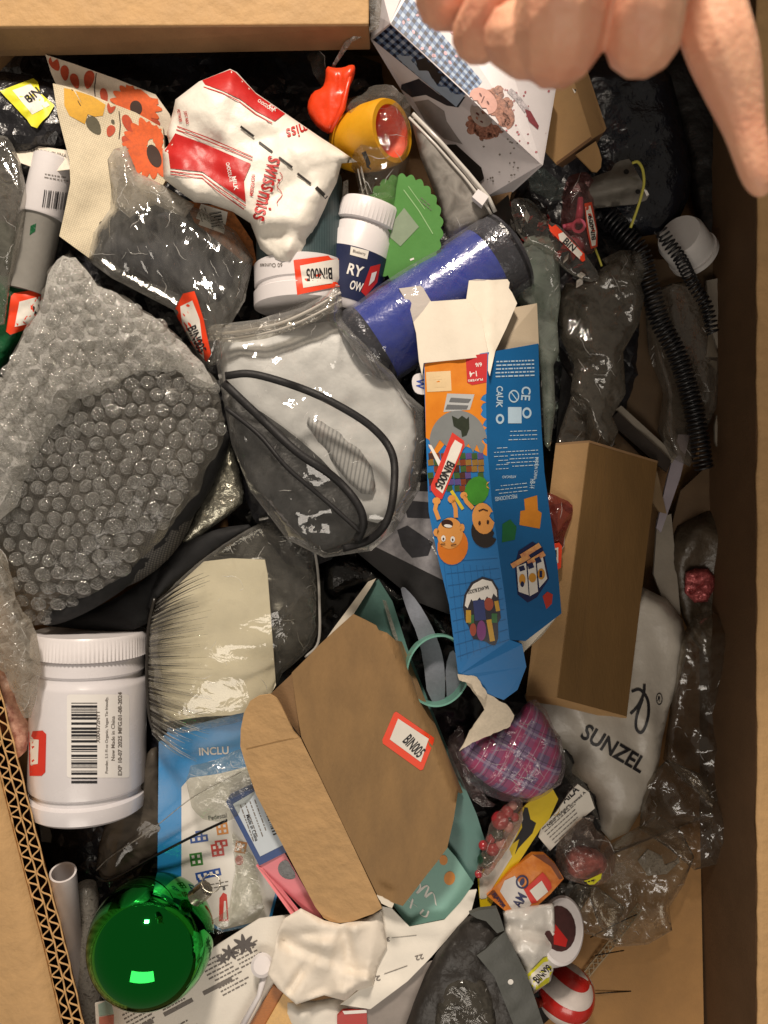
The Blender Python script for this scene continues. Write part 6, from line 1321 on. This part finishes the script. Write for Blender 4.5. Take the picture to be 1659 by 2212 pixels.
o = pillow('red_wrapper', [(1480, 1236), (1500, 1228), (1530, 1228), (1546, 1246), (1544, 1270), (1528, 1300), (1500, 1302), (1478, 1280)], -190, 18, M('red_foil', '#8f3034', .25, .4, 10, .7, 6, hex2='#c76a6a', metal=.3), None, 6, lambda x, y: folds(x, y, 16, 261, 12), 16, sm=0, wid=18); tag(o, 'small crumpled red foil wrapper in the dark right pit', 'wrapper')
# coils
def helix(path, rad, turns, n=14):
    P = curve(path, 30); Pw = [W(*p) for p in P]; L = [0]
    for i in range(1, len(Pw)): L.append(L[-1]+(Pw[i]-Pw[i-1]).length)
    out = []; tot = turns*n
    for k in range(tot+1):
        s = L[-1]*k/tot; i = min(max(np.searchsorted(L, s)-1, 0), len(Pw)-2); f = (s-L[i])/max(L[i+1]-L[i], 1e-9)
        c = Pw[i].lerp(Pw[i+1], f); t_ = (Pw[i+1]-Pw[i]).normalized(); n1 = t_.cross(Vector((0, 0, 1))).normalized(); n2 = t_.cross(n1)
        a = 2*math.pi*k/n; out.append(c+(n1*math.cos(a)+n2*math.sin(a))*rad*U)
    return out
cordm = M('black_cord', '#17171b', .35, .15, 20, .05, 5, spec=.6)
o = tube('coiled_cord', helix([(1310, 462, -110), (1345, 500, -105), (1382, 545, -105), (1402, 615, -110), (1424, 690, -115), (1462, 765, -120), (1490, 850, -125), (1508, 930, -130), (1520, 1012, -140)], 20, 60), 3.1, cordm, None, 6, True); tag(o, 'thick black coiled cord hanging down the shaded right side', 'coiled cord', 'black coiled cords')
o = tube('coiled_cord', helix([(1425, 495, -62), (1445, 525, -60), (1470, 560, -70), (1495, 610, -110), (1525, 660, -120), (1540, 720, -125)], 13, 26), 2.4, cordm, None, 6, True); tag(o, 'thin black coiled cord passing in front of the white cap', 'coiled cord', 'black coiled cords')
t = thing('white_cap', 'round white plastic container behind a thin black coil, right of the zip tie', 'cap', (1475, 515, -150))  # white jar cap on its own, not a whole container
lathe('cap_body', (1495, 545, -150), (1466, 508, -95), [(0, 44), (0, 50), (.85, 50), (1, 45), (1, 20)], M('grey_white_plastic', '#c9c6c4', .35, .05, 40, .08, 8), t, 48); lathe('cap_rim', (1500, 552, -155), (1495, 545, -147), [(0, 50), (0, 53), (1, 53), (1, 48)], M('grey_white_plastic', '#c9c6c4', .35, .05, 40, .08, 8), t, 48)
# metal bracket with zip tie
t = thing('metal_bracket', 'curved silver metal plate with two screw holes and a yellow zip tie', 'bracket', (1340, 400, -110))
stl = M('brushed_steel', '#8f8b84', .34, .12, 20, .15, 4, metal=.85)
mb = slab('bracket_plate', [(1276, 450), (1270, 420), (1276, 384), (1320, 368), (1328, 354), (1340, 347), (1359, 343), (1366, 354), (1403, 421), (1396, 432), (1373, 441), (1333, 444)], lambda x, y: -70+38*np.exp(-(((y-398)+.2*(x-1340))/34)**2), 5, stl, t, 9, None, True)
decal('screw_hole', [ell(1353, 371, 6, 5.5), ell(1378, 414, 5.5, 5)], mb, M('hole_dark', '#0d0c0b', .6, .1, 10, 0), t, .8)
decal('edge_tag', [[(1359, 344), (1364, 346), (1402, 420), (1397, 424)]], mb, white_ink, t, .8)
tie = curve([(1366, 352, -26), (1378, 350, -18), (1388, 366, -14), (1391, 394, -14), (1386, 420, -18), (1377, 450, -30), (1362, 492, -45)], 5)
o = tube('cable_tie', tie, 3.2, M('yellow_green_nylon', '#c2bd54', .4, .05, 20, 0), None, 6); tag(o, 'yellow green nylon cable tie looped through the metal bracket', 'cable tie', 'yellow green cable ties')
o = tube('cable_tie', curve([(1278, 520, -70), (1290, 548, -66), (1300, 575, -70)], 4), 2.6, M('yellow_green_nylon', '#c2bd54', .4, .05, 20, 0), None, 6); tag(o, 'short yellow green cable tie tip beside the red foil bits', 'cable tie', 'yellow green cable ties')
# small brown carton
t = thing('small_carton', 'small brown carton with a rounded tuck flap under the hand', 'box', (1240, 270, -60))
ka = M('brown_carton_face', '#a07d50', .7, .08, 40, .2, 4); kb = M('brown_carton_side', '#94734a', .7, .08, 40, .2, 4)
f1 = board('carton_face', [[(1196, 193, 40), (1238, 170, 46), (1279, 300, 40), (1203, 356, 22), (1178, 327, 26)]], 5, ka, t)
f2 = board('carton_side', [[(1238, 170, 46), (1268, 150, 10), (1310, 277, 10), (1306, 284, 12), (1279, 300, 40)]], 5, kb, t)
board('carton_end', [[(1203, 356, 22), (1279, 300, 40), (1306, 284, 12), (1290, 310, -60), (1215, 362, -60)]], 5, M('brown_carton_end', '#6b4c30', .8, .1, 40, .2, 4), t)
slab('tuck_flap', [(1244, 334), (1287, 305), (1294, 322), (1300, 344), (1298, 362), (1290, 371), (1280, 370)], [(1244, 334, 16), (1287, 305, 26), (1290, 371, -12)], 4, ka, t, 0)
decal('white_sticker', [[(1236, 190), (1249, 187), (1259, 207), (1246, 213)]], f1, label_white, t, .8); decal('sticker_mark', [rect(1243, 195, 3, 5, -20)], f1, ink, t, 1.5)
# pink toy in a bag with a sticker
t = thing('pink_toy', 'pink plastic handle toy in a clear pink bag with an orange bin sticker', 'toy', (1250, 480, -100))
pk2 = M('pink_plastic', '#d3647e', .3, .06, 30, .05, 8, sub=.1)
tube('toy_handle', [(1254, 428, -30), (1253, 455, -26), (1250, 482, -26)], [6, 8, 9], pk2, t, 12)
lathe('toy_ring', (1250, 488, -34), (1250, 488, -14), [(0, 8), (0, 15), (1, 15), (1, 9), (0, 8)], pk2, t, 28, caps=False)
tube('toy_arm', [(1242, 488, -30), (1228, 490, -32), (1216, 492, -34)], [9, 8, 7], pk2, t, 12)
pillow('toy_base', [(1228, 510), (1250, 502), (1266, 520), (1264, 548), (1248, 556), (1232, 540)], -44, 18, M('pale_pink_plastic', '#c98a92', .4, .2, 10, .2, 6), t, 7, lambda x, y: crumple(x, y, 5, 22, 271), 12)
pbg = pillow('clear_bag', [(1216, 400), (1232, 378), (1262, 370), (1282, 380), (1278, 420), (1288, 470), (1292, 530), (1280, 545), (1262, 550), (1236, 540), (1210, 510), (1214, 460)], -42, 30, film('pink_bag_film', '#ecd0d0', .09, '#b08080', .1, 20, .6, 1.4), t, 7, lambda x, y: crumple(x, y, 6, 36, 272, 80, 2), 18)
sticker(t, pbg, 1278, 490, 100, 26, -95, 'BIN009', M('dark_orange_label', '#c9452a', .5, .06, 30, .05, 5), [(1262, 440), (1278, 436), (1290, 500), (1290, 532), (1276, 538), (1268, 500)], [(1264, 448), (1275, 444), (1288, 500), (1286, 530), (1278, 532), (1272, 500)], tw=.66, tofs=-.02, th=.36, lift=2.5, tang=-99)
# foil bits
t = thing('foil_bits_bag', 'clear bag of shiny red, black and white bits with an orange bin sticker', 'bag', (1200, 510, -110))
rr = random.Random(31); fb = {0: M('red_foil_bit', '#b3302a', .25, .2, 8, 0), 1: M('black_foil_bit', '#1a1719', .2, .2, 8, 0), 2: M('white_foil_bit', '#cfc8c2', .2, .2, 8, 0), 3: M('silver_foil_bit', '#a09a96', .2, .1, 8, 0, metal=.9)}
for i in range(70):
    if i < 38: x, y = rr.uniform(1104, 1180), rr.uniform(432, 520)
    else:
        u_, v_ = rr.random(), rr.uniform(-1, 1); x, y = 1170+u_*95+v_*12, 490+u_*105-v_*18
    z = rr.uniform(-34, -10); a = rr.uniform(0, 6.28); l = rr.uniform(7, 16); w_ = rr.uniform(3, 8)
    V = [W(x+l*math.cos(a), y+l*math.sin(a), z+rr.uniform(-8, 8)), W(x-w_*math.sin(a), y+w_*math.cos(a), z+rr.uniform(-8, 8)), W(x-l*math.cos(a), y-l*math.sin(a), z+rr.uniform(-8, 8)), W(x+w_*math.sin(a), y-w_*math.cos(a), z+rr.uniform(-8, 8))]
    V += [v-Vector((0, 0, 3*U)) for v in V]
    link_mesh('foil_bit', V, [(0, 1, 2), (0, 2, 3), (6, 5, 4), (7, 6, 4), (0, 4, 5, 1), (1, 5, 6, 2), (2, 6, 7, 3), (3, 7, 4, 0)], fb[rr.choice((0, 1, 1, 2, 3) if i < 38 else (0, 0, 1, 2, 1))], t, False)
fbb = pillow('clear_bag', [(1100, 440), (1112, 426), (1150, 430), (1184, 478), (1215, 490), (1264, 548), (1300, 600), (1270, 612), (1220, 585), (1180, 540), (1120, 520)], -6, 12, film('bits_bag_film', '#f4f4f0', .03, '#d8d6d0', .08, 20, .3, 1.8, None, 0, .2, .6), t, 8, lambda x, y: folds(x, y, 8, 281, 10), 30)
sticker(t, fbb, 1232, 530, 110, 30, 42, 'BIN', None, [(1184, 484), (1194, 480), (1262, 548), (1264, 562), (1258, 566), (1188, 500)], [(1206, 506), (1216, 502), (1258, 548), (1252, 560), (1208, 518)], tw=.34, tofs=-.02, th=.5, lift=3)
# green tinted tube bag
o = pillow('long_clear_tube', [(1126, 535), (1140, 512), (1172, 503), (1200, 508), (1207, 530), (1211, 640), (1204, 700), (1208, 760), (1196, 790), (1200, 880), (1188, 975), (1176, 960), (1168, 800), (1150, 680), (1114, 650), (1112, 600)], -34, 16, film('green_clear_film', '#dce6de', .22, '#c8d0c6', .06, 60, .2, 2.2, None, 0, .3, 1.0), None, 7, lambda x, y: folds(x, y, 16, 291, 26, None, 88), 30, sm=0, wid=18)
tag(o, 'long clear greenish plastic tube bag right of the toy carton', 'bag')
o = pillow('green_contents', [(1130, 560), (1150, 520), (1190, 520), (1196, 600), (1160, 640), (1130, 620)], -75, 14, M('dull_green_item', '#3f5a48', .6, .2, 20, .3, 8), None, 10, lambda x, y: soft(x, y, 5, 30, 5), 14); tag(o, 'dull green item inside the long clear tube bag', 'item')
# crumpled dark clear bags
for k, (P, z, h, c_, l_) in enumerate((
    ([(1206, 640), (1222, 612), (1268, 606), (1330, 556), (1372, 574), (1392, 640), (1380, 700), (1346, 760), (1352, 850), (1322, 900), (1336, 930), (1312, 988), (1292, 962), (1272, 968), (1266, 890), (1232, 850), (1240, 790), (1210, 730)], -105, 34, '#dedad2', 'crumpled smoky clear bag in the shade right of the long tube bag'),
    ([(1300, 560), (1340, 540), (1392, 540), (1402, 580), (1380, 620), (1330, 600)], -98, 20, '#e0dcd4', 'grey clear bag knot beside the coiled cord'))):
    o = pillow('smoky_bag', P, z, h*.25, film('smoky_bag_film%d' % k, c_, .2, '#9a9388', .08, 26, .35, 2.2, None, 0, .3, .7, 75), None, 7, (lambda x, y, k=k: folds(x, y, 20, 301+k, 30, None, 75)+crumple(x, y, 9, 44, 311+k, 20, 2)), 20, wid=40, sm=0); tag(o, l_, 'bag')
# boards and papers; boards carry the pit's shade in their darker colour
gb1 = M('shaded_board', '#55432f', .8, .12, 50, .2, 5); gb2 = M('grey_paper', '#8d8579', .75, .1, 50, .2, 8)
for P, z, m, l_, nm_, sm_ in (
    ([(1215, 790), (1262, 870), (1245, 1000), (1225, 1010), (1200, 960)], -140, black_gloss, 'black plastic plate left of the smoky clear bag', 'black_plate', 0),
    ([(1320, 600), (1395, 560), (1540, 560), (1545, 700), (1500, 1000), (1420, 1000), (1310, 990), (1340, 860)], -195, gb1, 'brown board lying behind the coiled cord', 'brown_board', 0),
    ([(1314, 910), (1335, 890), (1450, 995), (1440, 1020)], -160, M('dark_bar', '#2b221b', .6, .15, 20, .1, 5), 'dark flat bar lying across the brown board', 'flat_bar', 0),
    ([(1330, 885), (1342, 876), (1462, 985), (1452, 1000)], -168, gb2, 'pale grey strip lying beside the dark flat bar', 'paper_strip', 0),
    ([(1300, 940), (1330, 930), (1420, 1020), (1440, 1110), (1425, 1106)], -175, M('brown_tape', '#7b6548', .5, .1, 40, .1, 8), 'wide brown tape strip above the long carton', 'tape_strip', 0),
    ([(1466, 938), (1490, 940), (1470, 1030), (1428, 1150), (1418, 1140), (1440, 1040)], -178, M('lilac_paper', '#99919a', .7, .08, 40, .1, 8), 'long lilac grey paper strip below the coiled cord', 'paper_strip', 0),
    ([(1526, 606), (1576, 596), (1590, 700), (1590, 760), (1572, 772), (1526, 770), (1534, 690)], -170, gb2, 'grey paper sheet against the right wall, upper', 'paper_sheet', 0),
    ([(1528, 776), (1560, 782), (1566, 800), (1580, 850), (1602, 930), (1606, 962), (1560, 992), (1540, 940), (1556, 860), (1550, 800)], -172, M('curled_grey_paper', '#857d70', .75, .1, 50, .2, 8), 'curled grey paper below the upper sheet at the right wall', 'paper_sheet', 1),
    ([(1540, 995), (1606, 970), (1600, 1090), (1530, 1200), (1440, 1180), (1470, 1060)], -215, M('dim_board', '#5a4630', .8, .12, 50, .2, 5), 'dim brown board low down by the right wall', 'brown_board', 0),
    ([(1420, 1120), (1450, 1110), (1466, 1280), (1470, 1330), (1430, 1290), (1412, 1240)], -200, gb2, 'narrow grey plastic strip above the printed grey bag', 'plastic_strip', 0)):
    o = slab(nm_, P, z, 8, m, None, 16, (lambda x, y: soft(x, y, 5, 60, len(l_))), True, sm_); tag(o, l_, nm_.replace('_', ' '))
o = pillow('clear_film', [(1392, 640), (1450, 612), (1508, 604), (1530, 700), (1562, 772), (1548, 880), (1516, 950), (1490, 1008), (1450, 990), (1420, 930), (1432, 850), (1400, 760)], -172, 5, film('board_film', '#efece6', .12, '#a59d92', .08, 26, .35, 2.2, None, 0, .25, .9), None, 8, lambda x, y: folds(x, y, 14, 341, 24, None, 70), 6, sm=0, wid=20)
tag(o, 'thin clear film lying over the brown board behind the coiled cord', 'film')
o = pillow('clear_film', [(1236, 850), (1290, 900), (1330, 960), (1300, 990), (1262, 966), (1216, 1000), (1200, 960)], -120, 4, film('board_film', '#efece6', .12, '#a59d92', .08, 26, .35, 2.2, None, 0, .25, .9), None, 8, lambda x, y: folds(x, y, 10, 342, 12), 6, sm=0, wid=20)
tag(o, 'scrap of clear film at the top end of the long kraft carton', 'film')
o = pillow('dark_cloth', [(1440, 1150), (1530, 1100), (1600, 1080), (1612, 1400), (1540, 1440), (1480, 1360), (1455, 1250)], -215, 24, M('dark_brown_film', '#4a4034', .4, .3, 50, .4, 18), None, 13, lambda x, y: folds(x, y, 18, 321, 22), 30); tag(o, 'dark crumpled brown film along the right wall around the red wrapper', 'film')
o = pillow('dark_film', [(1380, 110), (1500, 100), (1625, 130), (1625, 600), (1540, 590), (1500, 480), (1480, 300)], -225, 24, M('deep_black_film', '#110f0e', .45, .3, 60, .4, 20), None, 14, lambda x, y: crumple(x, y, 9, 80, 322), 30); tag(o, 'dull black sheet in the upper right corner under the hand', 'film')
o = tube('twine', curve([(1270, 190, -20), (1278, 205, -14), (1268, 240, -10), (1262, 262, -12)], 4), 1.6, M('pale_twine', '#b3a68c', .8, .1, 5, .2, 3), None, 5); tag(o, 'thin pale twine loop beside the small brown carton', 'twine')
o = slab('blister_scrap', [(1140, 372), (1175, 362), (1216, 400), (1220, 430), (1190, 432), (1146, 410)], -50, 4, film('blister_film', '#c9d2d2', .3, '#8d9694', .12, 16, .6, 1.4), None, 9, lambda x, y: crumple(x, y, 6, 30, 331), True); tag(o, 'teal tinted clear plastic scrap under the small brown carton', 'plastic scrap')
# card at the bottom right: brown inner flap sloping up out of the floor
o = slab('brown_card', [(1080, 2000), (1240, 1880), (1512, 1770), (1522, 2300), (1060, 2300)], [(1080, 2000, -262), (1512, 1770, -268), (1060, 2300, -225), (1522, 2300, -225)], 10, M('inner_flap_card', '#b08654', .75, .1, 60, .25, 5), None, 30, lambda x, y: soft(x, y, 3, 150, 5), True); tag(o, 'plain brown cardboard sheet lying at the bottom right of the box', 'cardboard sheet')

# ------------------------------------------------------------------ the hand reaching in from the top right
t = thing('person', 'bare hand reaching in from the top right, fingers curled and thumb pointing down', 'person', (1300, -100, 800))
V, F = [], []
def ball(c, r):
    bmx = bmesh.new(); bmesh.ops.create_icosphere(bmx, subdivisions=2, radius=r); o_ = len(V)
    V.extend([v.co+c for v in bmx.verts]); F.extend([tuple(v.index+o_ for v in f.verts) for f in bmx.faces]); bmx.free()
def limb(pts, n=14):
    P = curve(pts, n)
    for p in P: ball(W(p[0], p[1], p[2]), p[3]*(H-p[2])/H*U)
# (photo x, photo y, height, radius in photo units)
limb([(1480, -420, 790, 160), (1496, -230, 800, 116), (1510, -60, 820, 88), (1528, 10, 826, 78), (1554, 90, 828, 74), (1573, 150, 824, 66), (1590, 210, 818, 55), (1606, 270, 813, 44), (1621, 325, 809, 39), (1633, 370, 806, 34), (1641, 396, 804, 27), (1645, 408, 803, 18)])
limb([(1440, -400, 830, 150), (1408, -170, 880, 104), (1398, -60, 892, 90), (1394, -34, 893, 86), (1392, -6, 892, 91), (1390, 50, 882, 87), (1388, 80, 862, 82), (1386, 50, 800, 72), (1384, -50, 770, 70)])
limb([(1290, -400, 830, 150), (1240, -140, 880, 112), (1226, -40, 890, 104), (1222, -14, 891, 99), (1216, 14, 889, 105), (1208, 62, 874, 102), (1206, 86, 852, 96), (1216, 50, 790, 84), (1232, -50, 760, 74)])
limb([(1206, 60, 866, 92), (1150, 84, 850, 82), (1112, 80, 830, 70)])
limb([(1200, -400, 820, 150), (1160, -190, 822, 106), (1112, -40, 812, 82), (1090, -6, 806, 76), (1062, 40, 792, 72), (1034, 74, 772, 60), (1040, 60, 740, 60)])
limb([(1120, -420, 800, 150), (1060, -230, 785, 106), (1004, -80, 762, 82), (984, -44, 752, 76), (962, -8, 738, 68), (970, -30, 710, 62)])
limb([(1020, -460, 800, 190), (1200, -480, 800, 210), (1400, -480, 800, 210), (1560, -460, 800, 200)])
limb([(1400, -520, 810, 300), (1480, -800, 830, 300), (1560, -1200, 850, 300)])  # unseen forearm, made broad so it shades the right side
sk = bpy.data.materials.new('skin'); sk.use_nodes = True; nt = sk.node_tree; b = nt.nodes['Principled BSDF']
m_ = M('skin_base', '#e89c7e', .5, .05, 110, .45, 7, sub=.2, hex2='#f7c09e'); sk = m_
# redder skin along the index finger as its own flesh tone: broad noise blotches
hand = link_mesh('hand', V, F, sk, t)
sleeve = [W(x_, y_, z_) for x_, y_, z_ in ((1500, -880, 835), (1600, -1300, 855), (1640, -2000, 880), (1640, -3200, 900))]
tube('sleeve', sleeve, [155, 200, 240, 260], M('unseen_sleeve_cloth', '#3a3f4c', .9, .15, 30, .4, 5), t, 28, True)  # unseen sleeve, added and widened to cast shade over the right pit
rm_ = hand.modifiers.new('one_surface', 'REMESH'); rm_.mode = 'VOXEL'; rm_.voxel_size = 2.4*U; rm_.use_smooth_shade = True
s_ = hand.modifiers.new('soft', 'SMOOTH'); s_.factor = .5; s_.iterations = 3
